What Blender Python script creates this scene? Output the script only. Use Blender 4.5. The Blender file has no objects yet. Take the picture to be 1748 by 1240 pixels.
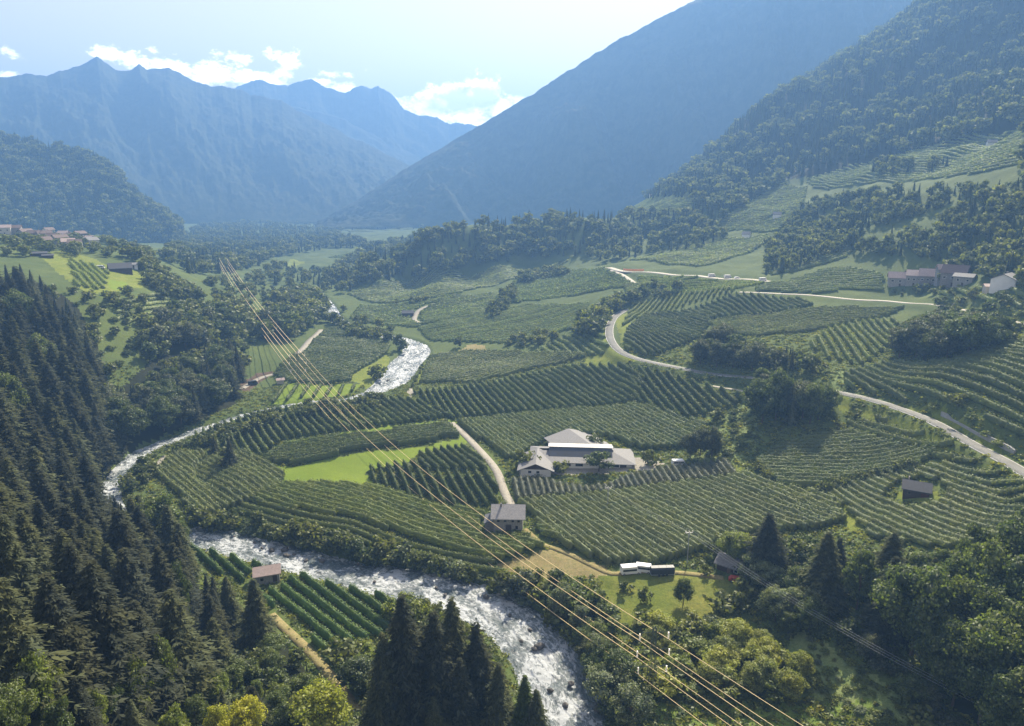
import bpy, math, random
import numpy as np

random.seed(7)
RNG = np.random.default_rng(11)
SC = bpy.context.scene
COL = SC.collection

# ---------------------------------------------------------------- camera, light, exposure
HC = 120.0                       # drone height above the river
PITCH = math.radians(13.5)
FPX = 24.0 / 36.0 * 1748.0       # focal length in photograph pixels
cam_d = bpy.data.cameras.new("camera")
cam_d.lens, cam_d.sensor_width, cam_d.sensor_fit = 24.0, 36.0, 'HORIZONTAL'
cam_d.clip_start, cam_d.clip_end = 1.0, 60000.0
cam = bpy.data.objects.new("camera", cam_d)
COL.objects.link(cam)
cam.location = (0, 0, HC)
cam.rotation_euler = (math.pi / 2 - PITCH, 0, 0)
SC.camera = cam

SUN_AZ, SUN_EL = math.radians(21.0), math.radians(40.0)
sun_d = bpy.data.lights.new("sun", 'SUN')
sun_d.energy, sun_d.angle, sun_d.color = 5.0, math.radians(0.5), (1.0, 0.89, 0.70)
sun = bpy.data.objects.new("sun", sun_d)
COL.objects.link(sun)
sun.rotation_euler = (math.pi / 2 - SUN_EL, 0, math.pi - SUN_AZ)

SC.view_settings.view_transform = 'Standard'
SC.view_settings.look = 'None'
SC.view_settings.exposure = 1.45
SC.view_settings.gamma = 1.0
SC.cycles.use_denoising = True
SC.cycles.max_bounces = 6
SC.cycles.diffuse_bounces = 2
SC.cycles.glossy_bounces = 2
SC.cycles.transmission_bounces = 3
SC.cycles.volume_bounces = 1
SC.cycles.sample_clamp_indirect = 4.0
SC.cycles.sample_clamp_direct = 0.0


def pixdir(px, py):
    """photograph pixel -> (azimuth, tangent of elevation)"""
    x = (np.asarray(px, float) - 874.0) / FPX
    y = -(np.asarray(py, float) - 620.0) / FPX
    cp, sp = math.cos(PITCH), math.sin(PITCH)
    Y = cp + sp * y
    Z = -sp + cp * y
    return np.arctan2(x, Y), Z / np.hypot(x, Y)


def project(X, Y, Z):
    """world -> photograph pixel"""
    cp, sp = math.cos(PITCH), math.sin(PITCH)
    d = Y * cp - (Z - HC) * sp
    u = Y * sp + (Z - HC) * cp
    return 874.0 + FPX * X / d, 620.0 - FPX * u / d


# ---------------------------------------------------------------- world: sky with cumulus along the ridges
W = bpy.data.worlds.new("World")
SC.world = W
W.use_nodes = True
wn, wl = W.node_tree.nodes, W.node_tree.links
bg = wn["Background"]
sky = wn.new("ShaderNodeTexSky")
sky.sky_type = 'NISHITA'
sky.sun_disc = False
sky.sun_elevation, sky.sun_rotation = SUN_EL, SUN_AZ
sky.altitude, sky.air_density, sky.dust_density, sky.ozone_density = 600, 1.0, .8, 2.6
bg.inputs[1].default_value = 0.078


def wmath(op, a, b=None, c=None):
    n = wn.new("ShaderNodeMath")
    n.operation = op
    for i, v in enumerate((a, b, c)):
        if v is None:
            continue
        if isinstance(v, (int, float)):
            n.inputs[i].default_value = v
        else:
            wl.new(v, n.inputs[i])
    return n.outputs[0]


tc = wn.new("ShaderNodeTexCoord")
sx = wn.new("ShaderNodeSeparateXYZ")
wl.new(tc.outputs["Generated"], sx.inputs[0])
AZN = wmath('ARCTAN2', sx.outputs[0], sx.outputs[1])
ELN = wmath('ARCSINE', sx.outputs[2])
cb = wn.new("ShaderNodeCombineXYZ")
wl.new(AZN, cb.inputs[0])
wl.new(wmath('MULTIPLY', ELN, 1.5), cb.inputs[1])


def wnoise(scale, detail, rough):
    n = wn.new("ShaderNodeTexNoise")
    n.inputs["Scale"].default_value = scale
    n.inputs["Detail"].default_value = detail
    n.inputs["Roughness"].default_value = rough
    wl.new(cb.outputs[0], n.inputs["Vector"])
    return n.outputs[0]


def blobs(spec):
    tot = None
    for (px, py, rx, ry, w) in spec:
        a, t = pixdir(px, py)
        e = math.atan(float(t))
        u = wmath('DIVIDE', wmath('SUBTRACT', AZN, float(a)), rx / 1165.0)
        v = wmath('DIVIDE', wmath('SUBTRACT', ELN, e), ry / 1165.0)
        q = wmath('ADD', wmath('MULTIPLY', u, u), wmath('MULTIPLY', v, v))
        g = wmath('MULTIPLY', wmath('EXPONENT', wmath('MULTIPLY', q, -1.0)), w)
        tot = g if tot is None else wmath('MAXIMUM', tot, g)
    return tot


CL = [(20, 91, 26, 13, .8), (190, 92, 30, 16, .95), (228, 104, 36, 18, 1), (260, 84, 15, 10, .8), (290, 122, 55, 26, 1.1),
      (352, 126, 60, 24, 1.1), (405, 103, 45, 15, .9), (432, 134, 60, 18, 1.1), (460, 92, 26, 14, .9), (498, 106, 26, 22, .95),
      (482, 126, 26, 16, .85), (570, 127, 48, 9, .8), (590, 152, 45, 14, 1), (548, 142, 36, 12, .9), (8, 128, 34, 8, .9),
      (690, 178, 50, 18, 1), (735, 180, 50, 30, 1.15), (775, 170, 55, 32, 1.2), (822, 164, 50, 36, 1.2), (855, 185, 36, 26, 1.1),
      (880, 175, 36, 12, .9), (740, 205, 60, 18, 1.1), (800, 205, 60, 20, 1.1), (625, 120, 12, 4, .7)]
nz = wmath('ADD', wmath('MULTIPLY', wnoise(38.0, 10.0, .7), .75), wmath('MULTIPLY', wnoise(130.0, 8.0, .75), .35))
mask = wmath('SMOOTH_MIN', wmath('MULTIPLY', wmath('SUBTRACT', wmath('ADD', blobs(CL), wmath('MULTIPLY', nz, 2.6)), 2.02), 2.6), 1.0, .1)
mask = wmath('MAXIMUM', mask, 0.0)
core = wmath('MULTIPLY', wmath('MULTIPLY', wmath('SUBTRACT', wmath('ADD', blobs([(745, 183, 40, 18, .9), (785, 172, 46, 24, 1.1), (826, 168, 36, 26, 1.1)]), wnoise(40, 5, .6)), .95), 2.6), 1.0)
core = wmath('MAXIMUM', core, wmath('MULTIPLY', wmath('SUBTRACT', wnoise(55., 9., .7), .47), 3.2))
core = wmath('MINIMUM', wmath('MAXIMUM', core, 0.0), 1.0)
cmix = wn.new("ShaderNodeMix")
cmix.data_type = 'RGBA'
wl.new(core, cmix.inputs[0])
CLOUD_B, CLOUD_G = (27., 25., 23.5), (12.5, 12.0, 12.0)
cmix.inputs[6].default_value = (*CLOUD_B, 1)
cmix.inputs[7].default_value = (*CLOUD_G, 1)
smix = wn.new("ShaderNodeMix")
smix.data_type = 'RGBA'
wl.new(mask, smix.inputs[0])
hs = wn.new('ShaderNodeHueSaturation')
hs.inputs['Saturation'].default_value = .14
wl.new(sky.outputs[0], hs.inputs['Color'])
warm = wn.new("ShaderNodeMix")
warm.data_type, warm.blend_type = 'RGBA', 'MULTIPLY'
warm.inputs[0].default_value = 1.0
warm.inputs[7].default_value = (1.10, .975, .93, 1)
wl.new(hs.outputs[0], warm.inputs[6])
wl.new(warm.outputs[2], smix.inputs[6])
wl.new(cmix.outputs[2], smix.inputs[7])
wl.new(smix.outputs[2], bg.inputs[0])


# ---------------------------------------------------------------- helpers
def tag(o, label=None, cat=None, group=None, kind=None):
    for k, v in (("label", label), ("category", cat), ("group", group), ("kind", kind)):
        if v:
            o[k] = v
    return o


def obj(name, data, parent=None, loc=None):
    o = bpy.data.objects.new(name, data)
    COL.objects.link(o)
    if parent:
        o.parent = parent
    if loc is not None:
        o.location = loc
    return o


def mesh_np(name, V, faces, mats=(), midx=None, smooth=False):
    """faces: list of integer arrays (n,k)"""
    me = bpy.data.meshes.new(name)
    V = np.ascontiguousarray(V, np.float32).reshape(-1, 3)
    me.vertices.add(len(V))
    me.vertices.foreach_set("co", V.ravel())
    faces = [np.asarray(f, np.int32) for f in faces if len(f)]
    loops = np.concatenate([f.ravel() for f in faces])
    tot = np.concatenate([np.full(len(f), f.shape[1], np.int32) for f in faces])
    start = np.concatenate([[0], np.cumsum(tot)[:-1]]).astype(np.int32)
    me.loops.add(len(loops))
    me.loops.foreach_set("vertex_index", loops.astype(np.int32))
    me.polygons.add(len(tot))
    me.polygons.foreach_set("loop_start", start)
    if midx is not None:
        me.polygons.foreach_set("material_index", np.asarray(midx, np.int32))
    if smooth:
        me.polygons.foreach_set("use_smooth", np.ones(len(tot), bool))
    for m in mats:
        me.materials.append(m)
    me.update(calc_edges=True)
    return me


_PT = RNG.random(65536)


def vnoise(x, y, seed=0):
    ix, iy = np.floor(x).astype(np.int64), np.floor(y).astype(np.int64)
    fx, fy = x - ix, y - iy
    fx, fy = fx * fx * (3 - 2 * fx), fy * fy * (3 - 2 * fy)

    def h(a, b):
        return _PT[((a * 73856093) ^ (b * 19349663) ^ (seed * 83492791)) & 65535]
    return (h(ix, iy) * (1 - fx) + h(ix + 1, iy) * fx) * (1 - fy) + (h(ix, iy + 1) * (1 - fx) + h(ix + 1, iy + 1) * fx) * fy


def fbm(x, y, octv=5, seed=0, gain=.5):
    s, a, t = 0., 1., 0.
    for k in range(octv):
        s = s + a * (vnoise(x, y, seed + k) - .5)
        t += a
        a *= gain
        x, y = x * 2.03 + 7.1, y * 2.03 + 3.7
    return s / t * 2


# ---------------------------------------------------------------- materials
def new_mat(name):
    m = bpy.data.materials.new(name)
    m.use_nodes = True
    nt = m.node_tree
    nt.nodes.clear()
    out = nt.nodes.new("ShaderNodeOutputMaterial")
    return m, nt, out


def nd(nt, kind, **kw):
    n = nt.nodes.new(kind)
    for k, v in kw.items():
        if hasattr(n, k):
            setattr(n, k, v)
        else:
            n.inputs[k].default_value = v
    return n


def ramp(nt, fac, stops):
    r = nt.nodes.new("ShaderNodeValToRGB")
    el = r.color_ramp.elements
    while len(el) < len(stops):
        el.new(0.5)
    for e, (p, c) in zip(el, stops):
        e.position = p
        e.color = (*c, 1) if len(c) == 3 else c
    nt.links.new(fac, r.inputs[0])
    return r.outputs[0]


def mixc(nt, fac, a, b, mode='MIX'):
    n = nt.nodes.new("ShaderNodeMix")
    n.data_type, n.blend_type = 'RGBA', mode
    for i, v in ((0, fac), (6, a), (7, b)):
        if isinstance(v, (int, float)):
            n.inputs[i].default_value = v
        elif isinstance(v, tuple):
            n.inputs[i].default_value = (*v, 1)
        else:
            nt.links.new(v, n.inputs[i])
    return n.outputs[2]


def world_noise(nt, scale, detail=4., rough=.55, stretch=None):
    g = nt.nodes.new("ShaderNodeNewGeometry")
    v = g.outputs["Position"]
    if stretch:
        mp = nt.nodes.new("ShaderNodeMapping")
        mp.inputs["Scale"].default_value = stretch
        nt.links.new(v, mp.inputs[0])
        v = mp.outputs[0]
    n = nd(nt, "ShaderNodeTexNoise", Scale=scale, Detail=detail, Roughness=rough)
    nt.links.new(v, n.inputs["Vector"])
    return n.outputs[0]


def bump(nt, height, dist, strength=1.0):
    b = nd(nt, "ShaderNodeBump", Strength=strength, Distance=dist)
    nt.links.new(height, b.inputs["Height"])
    return b.outputs[0]


def leaf_mat(name, color=None, trans=.35, random_hue=False, tmul=1.7, spread=.5, gloss=.03):
    """foliage: diffuse and light coming through the leaf; colour from the object (or fixed), varied leaf by leaf"""
    m, nt, out = new_mat(name)
    L = nt.links
    oi = nt.nodes.new("ShaderNodeObjectInfo")
    ge = nt.nodes.new("ShaderNodeNewGeometry")
    base = oi.outputs["Color"]
    if color is not None:
        base = mixc(nt, oi.outputs["Random"], tuple(c * .75 for c in color), (color[0] * 1.5, color[1] * 1.3, color[2] * 1.05))
    val = nt.nodes.new("ShaderNodeMapRange")
    val.inputs[3].default_value, val.inputs[4].default_value = 1 - spread, 1 + spread
    L.new(ge.outputs["Random Per Island"], val.inputs[0])
    cl = nt.nodes.new("ShaderNodeVectorMath")
    cl.operation = 'SCALE'
    L.new(base, cl.inputs[0])
    L.new(val.outputs[0], cl.inputs["Scale"])
    col = cl.outputs[0]
    n1 = world_noise(nt, .18, 3)
    col = mixc(nt, ramp(nt, n1, [(.35, (0, 0, 0)), (.65, (1, 1, 1))]), col, mixc(nt, 1.0, col, (1.25, 1.12, .8), 'MULTIPLY'))
    d = nt.nodes.new("ShaderNodeBsdfDiffuse")
    t = nt.nodes.new("ShaderNodeBsdfTranslucent")
    L.new(col, d.inputs[0])
    L.new(mixc(nt, 1.0, col, (tmul * 1.1, tmul * 1.15, tmul * .55), 'MULTIPLY'), t.inputs[0])
    mx = nt.nodes.new("ShaderNodeMixShader")
    mx.inputs[0].default_value = trans
    L.new(d.outputs[0], mx.inputs[1])
    L.new(t.outputs[0], mx.inputs[2])
    gl = nd(nt, "ShaderNodeBsdfGlossy", Roughness=.55)
    gl.inputs[0].default_value = (.9, .95, .9, 1)
    m2 = nt.nodes.new("ShaderNodeMixShader")
    m2.inputs[0].default_value = gloss
    L.new(mx.outputs[0], m2.inputs[1])
    L.new(gl.outputs[0], m2.inputs[2])
    L.new(m2.outputs[0], out.inputs[0])
    return m


def plain(name, color, rough=.7, var=.25, scale=.6, metal=0., color2=None, bmp=0.):
    m, nt, out = new_mat(name)
    p = nd(nt, "ShaderNodeBsdfPrincipled", Roughness=rough, Metallic=metal)
    n = world_noise(nt, scale, 5, .6)
    c2 = color2 or tuple(c * (1 - var) for c in color)
    c = ramp(nt, n, [(.3, c2), (.7, color)])
    nt.links.new(c, p.inputs["Base Color"])
    if bmp:
        nt.links.new(bump(nt, n, bmp), p.inputs["Normal"])
    nt.links.new(p.outputs[0], out.inputs[0])
    return m


def ground_mat(name, c1, c2, c3, s1=.035, s2=.6, bmp=.25):
    m, nt, out = new_mat(name)
    L = nt.links
    a = world_noise(nt, s1, 4, .6)
    b = world_noise(nt, s2, 6, .7)
    c = mixc(nt, ramp(nt, a, [(.38, (0, 0, 0)), (.62, (1, 1, 1))]), c1, c2)
    c = mixc(nt, ramp(nt, b, [(.42, (0, 0, 0)), (.72, (1, 1, 1))]), c, c3)
    f = world_noise(nt, 2.6, 5, .75)
    c = mixc(nt, 1.0, c, ramp(nt, f, [(.3, (.62, .64, .6)), (.7, (1.3, 1.28, 1.2))]), 'MULTIPLY')
    p = nd(nt, "ShaderNodeBsdfPrincipled", Roughness=.95)
    p.inputs["Specular IOR Level"].default_value = .1
    L.new(c, p.inputs["Base Color"])
    L.new(bump(nt, b, bmp), p.inputs["Normal"])
    L.new(p.outputs[0], out.inputs[0])
    return m


M = {}
M['grass'] = ground_mat('grass_ground', (.075, .11, .034), (.11, .145, .04), (.085, .10, .035))
M['meadow'] = ground_mat('mown_meadow', (.14, .205, .022), (.18, .24, .03), (.15, .20, .03), .05, .5, .08)
M['lush'] = ground_mat('lush_grass', (.13, .19, .04), (.18, .24, .055), (.10, .15, .035), .12, .8)
M['pasture'] = ground_mat('dry_pasture', (.14, .17, .03), (.21, .21, .05), (.10, .13, .03), .09, .7)
M['verge'] = ground_mat('yellow_verge', (.16, .20, .03), (.22, .24, .05), (.12, .15, .03), .2, .9)  # bright yellow-green grass
M['rough'] = ground_mat('rough_grass', (.17, .22, .08), (.23, .27, .11), (.11, .16, .06), .12, .8, .3)
M['drygrass'] = ground_mat('dry_soil', (.25, .20, .10), (.30, .25, .13), (.17, .17, .06), .1, .7)
M['soil'] = ground_mat('brown_soil', (.10, .07, .05), (.14, .10, .075), (.07, .05, .035), .2, 1.)
M['gravel'] = ground_mat('gravel', (.36, .33, .30), (.42, .39, .35), (.28, .26, .23), .15, 1.5, .04)
M['pale_road'] = ground_mat('pale_road', (.52, .48, .44), (.58, .54, .49), (.45, .41, .37), .2, 2., .01)
M['asphalt'] = ground_mat('worn_asphalt', (.21, .208, .205), (.27, .265, .26), (.18, .178, .175), .2, 2., .01)
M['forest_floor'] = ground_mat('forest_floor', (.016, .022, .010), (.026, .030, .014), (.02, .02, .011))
M['mount'] = ground_mat('far_forest_slope', (.014, .023, .014), (.036, .046, .022), (.075, .08, .042), .007, .03, 7.0)
M['leaf'] = leaf_mat('leaf_foliage')
M['needle'] = leaf_mat('needle_foliage', trans=.16, tmul=1.4, spread=.45, gloss=.0)
M['far_needle'] = leaf_mat('far_needles', (.030, .046, .024), .14, tmul=1.4, gloss=.01)
M['far_leaf'] = leaf_mat('far_leaves', (.085, .112, .036), .3)
M['bark'] = plain('bark', (.11, .08, .06), .9, .4, 3.)
M['white'] = plain('white_plaster', (.74, .74, .71), .8, .1, .5)
M['cream'] = plain('cream_plaster', (.58, .53, .45), .8, .15, .4)
M['stone'] = plain('rubble_stone', (.34, .33, .31), .9, .45, 2.2, bmp=.05)
M['stone_dark'] = plain('old_stone', (.23, .215, .20), .9, .45, 1.8, bmp=.05)
M['roof_grey'] = plain('grey_roof_tiles', (.22, .215, .215), .75, .35, 1.6)
M['roof_stone'] = plain('pale_stone_slab_roof', (.36, .345, .335), .8, .35, 1.8)
M['roof_pink'] = plain('weathered_roof_tiles', (.48, .37, .33), .8, .3, 1.4)
M['roof_brown'] = plain('brown_roof_tiles', (.19, .135, .115), .8, .3, 1.5)
M['roof_dark'] = plain('slate_roof', (.08, .08, .088), .6, .3, 1.5)
M['panel'] = plain('dark_roof_panels', (.05, .055, .07), .35, .2, .8)
M['trim'] = plain('pale_metal_trim', (.70, .67, .62), .4, .1, 1.)
M['wood_dark'] = plain('dark_timber', (.075, .05, .04), .85, .4, 2.5)
M['wood'] = plain('weathered_timber', (.18, .12, .085), .85, .35, 2.5)
M['glass'] = plain('window_glass', (.03, .035, .045), .15, .3, 1.)
M['concrete'] = plain('concrete', (.34, .34, .33), .85, .3, .9)
M['wire'] = plain('sun_glint_cable', (.95, .72, .36), .4, .1, .5)  # gold base colour paints the sun glint on the cables
M['wire_grey'] = plain('grey_cable', (.42, .44, .46), .5, .1, .5)
M['insul'] = plain('pale_insulator', (.80, .74, .66), .3, .05, 1.)
M['steel_green'] = plain('green_painted_steel', (.10, .125, .085), .6, .2, 1.)
M['steel'] = plain('galvanised_steel', (.36, .38, .38), .5, .15, 1.)
M['car_white'] = plain('white_car_paint', (.80, .80, .80), .3, .05, 1.)
M['car_dark'] = plain('dark_blue_tarpaulin', (.03, .035, .05), .5, .3, 1.5)
M['door_red'] = plain('faded_red_timber', (.10, .028, .022), .8, .3, 2.)
M['car_red'] = plain('red_paint', (.42, .05, .03), .4, .1, 1.)
M['orange'] = plain('orange_barrier', (.62, .22, .08), .5, .1, 1.)
M['tyre'] = plain('tyre_rubber', (.02, .02, .02), .8, .1, 1.)
M['rock'] = plain('river_rock', (.12, .11, .10), .75, .5, .9, bmp=.1)
M['white_line'] = plain('road_paint', (.78, .78, .75), .7, .2, 1.)


def water_mat():
    m, nt, out = new_mat('white_water')
    L = nt.links
    fl = nt.nodes.new("ShaderNodeAttribute")
    fl.attribute_name = 'flow'

    def noise(scale, detail, rough, st):
        mp = nt.nodes.new("ShaderNodeMapping")
        mp.inputs["Scale"].default_value = (st, 1, 1)
        L.new(fl.outputs["Vector"], mp.inputs[0])
        n = nd(nt, "ShaderNodeTexNoise", Scale=scale, Detail=detail, Roughness=rough, Distortion=.6)
        L.new(mp.outputs[0], n.inputs["Vector"])
        return n.outputs[0]
    n1 = noise(1.25, 9, .72, .5)
    n2 = noise(.16, 4, .6, .5)
    n3 = noise(3.4, 6, .75, .6)
    s = nt.nodes.new("ShaderNodeMath")
    s.operation = 'MULTIPLY_ADD'
    L.new(n2, s.inputs[0])
    s.inputs[1].default_value = .9
    L.new(n1, s.inputs[2])
    foam = ramp(nt, s.outputs[0], [(.82, (0, 0, 0)), (.99, (.4, .4, .4)), (1.22, (1, 1, 1))])
    p = nd(nt, "ShaderNodeBsdfPrincipled", Roughness=.24, IOR=1.33)
    p.inputs["Base Color"].default_value = (.075, .10, .105, 1)
    L.new(bump(nt, n1, .6, 1.), p.inputs["Normal"])
    f = nd(nt, "ShaderNodeBsdfPrincipled", Roughness=.45)
    f.inputs["Base Color"].default_value = (.52, .55, .57, 1)
    L.new(bump(nt, n3, .5, 1.), f.inputs["Normal"])
    mx = nt.nodes.new("ShaderNodeMixShader")
    L.new(foam, mx.inputs[0])
    L.new(p.outputs[0], mx.inputs[1])
    L.new(f.outputs[0], mx.inputs[2])
    L.new(mx.outputs[0], out.inputs[0])
    return m


M['water'] = water_mat()

# ---------------------------------------------------------------- terrain: heights read from surveyed points (pixel, height) or (pixel, distance)
def p3(px, py, Z):
    a, t = pixdir(px, py)
    r = (Z - HC) / t
    return float(a), float(r), float(Z)


def p3d(px, py, D):
    a, t = pixdir(px, py)
    return float(a), float(D), float(HC + t * D)


RIVER = [(1005, 1330, -.4, 11), (972, 1225, 0, 10.5), (952, 1147, .2, 9.6), (915, 1094, .5, 9), (855, 1046, .8, 8.5), (765, 1012, 1, 8), (650, 990, 1.4, 7),
         (530, 963, 1.9, 6.3), (425, 935, 2.5, 6), (330, 916, 3, 5.5), (258, 903, 3.7, 3), (190, 866, 4.3, 3), (196, 815, 4.8, 3.2), (240, 774, 5.4, 3.2), (315, 744, 6, 2.8),
         (375, 723, 6.6, 2), (430, 706, 7, 1.5), (520, 688, 7.8, 1.5), (605, 681, 8.5, 2.2), (664, 656, 9.3, 8.5), (691, 622, 10, 9.5), (711, 600, 10.8, 9), (697, 585, 11.5, 7),
         (655, 573, 12.2, 4), (612, 562, 13, 3.5), (576, 547, 14.5, 5), (562, 525, 16.5, 5), (545, 505, 18, 4), (520, 490, 20, 4)]
CZ = [(560, 780, 9), (750, 830, 9), (600, 870, 7), (400, 820, 7), (600, 930, 5), (640, 700, 10), (840, 740, 11), (870, 900, 8), (990, 800, 11), (900, 960, 6),
      (1150, 880, 11), (1100, 960, 7), (1250, 960, 9), (1300, 800, 19), (1450, 780, 25), (1560, 850, 25), (1440, 870, 18), (1700, 880, 30), (1460, 960, 16),
      (1000, 700, 16), (900, 640, 14), (1050, 650, 21), (1200, 690, 24), (1280, 645, 34), (1420, 670, 37), (1560, 710, 38), (1650, 755, 38), (1748, 810, 38),
      (1500, 650, 42), (1600, 660, 48), (1700, 640, 56), (1700, 700, 48), (1085, 612, 30), (1045, 590, 31), (1035, 540, 35), (1150, 560, 38), (1300, 600, 42),
      (1400, 580, 47), (1500, 540, 53), (1300, 540, 48), (1200, 510, 48), (1600, 540, 57), (1735, 550, 64), (1300, 478, 61), (1200, 472, 59), (1100, 464, 56),
      (1040, 460, 53), (1270, 500, 56), (1450, 512, 58), (1590, 518, 61), (1400, 480, 64), (1580, 482, 68), (1715, 492, 75), (1480, 452, 74), (1000, 480, 42),
      (900, 520, 27), (800, 560, 17), (900, 590, 16), (750, 610, 12.5), (700, 530, 18), (620, 500, 20), (850, 470, 34), (750, 490, 27), (950, 550, 25), (1100, 520, 39),
      (540, 580, 14.5), (600, 610, 12.5), (500, 620, 12.5), (450, 660, 9.5), (520, 540, 18), (480, 500, 22), (500, 460, 24), (600, 440, 25), (450, 430, 28),
      (560, 410, 30), (650, 395, 33), (500, 385, 36), (600, 375, 40), (700, 372, 42), (620, 470, 22), (1000, 455, 49), (900, 447, 44), (700, 480, 22), (800, 462, 34), (1000, 440, 53), (600, 484, 22),
      (410, 640, 12), (300, 700, 12), (200, 740, 12), (100, 700, 30), (60, 640, 38), (20, 560, 52), (150, 560, 48), (250, 600, 33), (300, 560, 38), (350, 520, 38),
      (200, 500, 60), (100, 450, 73), (205, 462, 67), (240, 440, 70), (60, 405, 80), (0, 392, 84), (150, 402, 77), (300, 480, 54), (400, 500, 36), (430, 560, 22),
      (380, 470, 36), (190, 1190, 34), (60, 1230, 46), (300, 1180, 21), (100, 1050, 36), (150, 900, 14), (250, 980, 9), (330, 1040, 8), (450, 1100, 6), (560, 1030, 2.8),
      (480, 1070, 4.2), (600, 1180, 5), (400, 1220, 15), (750, 1240, 3.5), (680, 1230, 6), (0, 800, 36), (60, 880, 24), (0, 1240, 54), (330, 950, 4.5), (720, 1060, 2.4),
      (1400, 1000, 14), (1600, 1000, 22), (1748, 1000, 30), (1500, 1100, 12), (1700, 1150, 18), (1600, 1230, 11), (1748, 1240, 19), (1450, 1200, 6.5), (1300, 1150, 4.5),
      (1150, 1200, 2.5), (1200, 1080, 4.5), (1150, 1010, 6.3), (1050, 1000, 5.6), (1350, 1060, 8.5), (1060, 1150, 1.8), (900, 1000, 4.5), (1000, 1080, 2.)]
CD = [(1110, 338, 1150), (1200, 275, 1250), (1300, 198, 1300), (1400, 135, 1300), (1500, 65, 1350), (1600, -15, 1400), (1748, -120, 1450), (1900, -200, 1450),
      (1150, 350, 950), (1300, 305, 1000), (1300, 375, 800), (1400, 305, 900), (1500, 245, 950), (1600, 225, 900), (1700, 240, 780), (1748, 218, 780), (1600, 150, 1080),
      (1748, 100, 1050), (1200, 400, 800), (1300, 425, 690), (1400, 400, 680), (1500, 350, 680), (1600, 335, 640), (1748, 300, 600), (1600, 425, 540), (1748, 420, 500),
      (1480, 440, 570), (1100, 400, 880), (720, 415, 885), (800, 396, 895), (900, 386, 920), (1000, 380, 890), (1050, 374, 940), (1900, 300, 560), (1900, 100, 1000),
      (640, 440, 872), (740, 424, 1000), (820, 408, 1030), (900, 398, 1060), (980, 390, 1050), (1050, 386, 1080), (1200, 345, 920)]
CPOL = [(0, 60, 0), (0, 20, 2), (-40, 60, 52), (-40, 25, 30), (40, 60, 10), (40, 25, 5), (-52, 100, 72), (-52, 300, 85), (-52, 600, 110), (52, 100, 32), (52, 250, 70),
        (52, 500, 130), (52, 900, 330), (-52, 1000, 130), (52, 1500, 600), (-34, 1150, 62), (-30, 1600, 38), (-22, 1100, 32), (-26, 800, 50), (-15, 900, 25), (-18, 3000, 42),
        (0, 1300, 50), (-6, 1250, 45), (6, 1500, 52), (0, 2000, 46), (12, 1800, 75), (12, 2600, 55), (20, 2200, 180), (30, 2400, 350), (42, 2400, 420), (0, 4000, 46),
        (-25, 4000, 46), (25, 4000, 100), (45, 4000, 200), (-50, 2500, 80), (-50, 4000, 60), (0, 9000, 60), (-40, 9000, 60), (40, 9000, 100)]
pts = [p3(a, b, c) for a, b, c, _ in RIVER] + [p3(*c) for c in CZ] + [p3d(*c) for c in CD] + [(math.radians(a), r, z) for a, r, z in CPOL]
PA = np.array([(p[0] * 2.0, math.log(p[1])) for p in pts])
PZ = np.array([p[2] for p in pts])


def tpsk(d2):
    return np.where(d2 > 1e-12, d2 * np.log(np.maximum(d2, 1e-12)) * .5, 0)


n_ = len(PA)
K = tpsk(((PA[:, None] - PA[None]) ** 2).sum(-1)) + np.eye(n_) * 2e-4
Pm = np.c_[np.ones(n_), PA]
sol = np.linalg.solve(np.block([[K, Pm], [Pm.T, np.zeros((3, 3))]]), np.r_[PZ, 0, 0, 0])

AZ0, AZS, NA = math.radians(-54), math.radians(.2), 541
LR0, LRS, NR = math.log(12.0), .0125, 530
AZG = AZ0 + AZS * np.arange(NA)
LRG = LR0 + LRS * np.arange(NR)
RG = np.exp(LRG)
ga, gl = np.meshgrid(AZG, LRG, indexing='ij')
Zg = np.empty(ga.shape)
for i0 in range(0, NA, 40):
    q = np.c_[ga[i0:i0 + 40].ravel() * 2.0, gl[i0:i0 + 40].ravel()]
    d2 = ((q[:, None] - PA[None]) ** 2).sum(-1)
    Zg[i0:i0 + 40] = (tpsk(d2) @ sol[:n_] + sol[n_] + q @ sol[n_ + 1:]).reshape(-1, NR)
# twice the samples for the fine work
def up2(A):
    B = np.empty((A.shape[0] * 2 - 1, A.shape[1]))
    B[::2], B[1::2] = A, (A[:-1] + A[1:]) / 2
    C = np.empty((B.shape[0], B.shape[1] * 2 - 1))
    C[:, ::2], C[:, 1::2] = B, (B[:, :-1] + B[:, 1:]) / 2
    return C


Zg = up2(Zg)
NA, NR, AZS, LRS = NA * 2 - 1, NR * 2 - 1, AZS / 2, LRS / 2
AZG = AZ0 + AZS * np.arange(NA)
LRG = LR0 + LRS * np.arange(NR)
RG = np.exp(LRG)
ga, gl = np.meshgrid(AZG, LRG, indexing='ij')
XG, YG = RG[None] * np.sin(ga), RG[None] * np.cos(ga)
Zg += fbm(XG / 38, YG / 38, 4, 3) * np.clip((RG[None] - 60) / 900, 0, 1) * 5
HILLF = np.clip((Zg - 90) / 120, 0, 1)
Zg += HILLF * (fbm(XG / 130, YG / 130, 4, 9) * 26)


def seg_dist(X, Y, P, attr):
    """distance of points to a polyline, with attributes interpolated along it"""
    best = np.full(X.shape, 1e9)
    res = [np.zeros(X.shape) for _ in range(attr.shape[1])]
    for i in range(len(P) - 1):
        ax, ay = P[i]
        bx, by = P[i + 1] - P[i]
        t = np.clip(((X - ax) * bx + (Y - ay) * by) / (bx * bx + by * by + 1e-9), 0, 1)
        d = np.hypot(X - ax - t * bx, Y - ay - t * by)
        m = d < best
        best[m] = d[m]
        for k in range(attr.shape[1]):
            res[k][m] = (attr[i, k] + t * (attr[i + 1, k] - attr[i, k]))[m]
    return best, res


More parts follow.
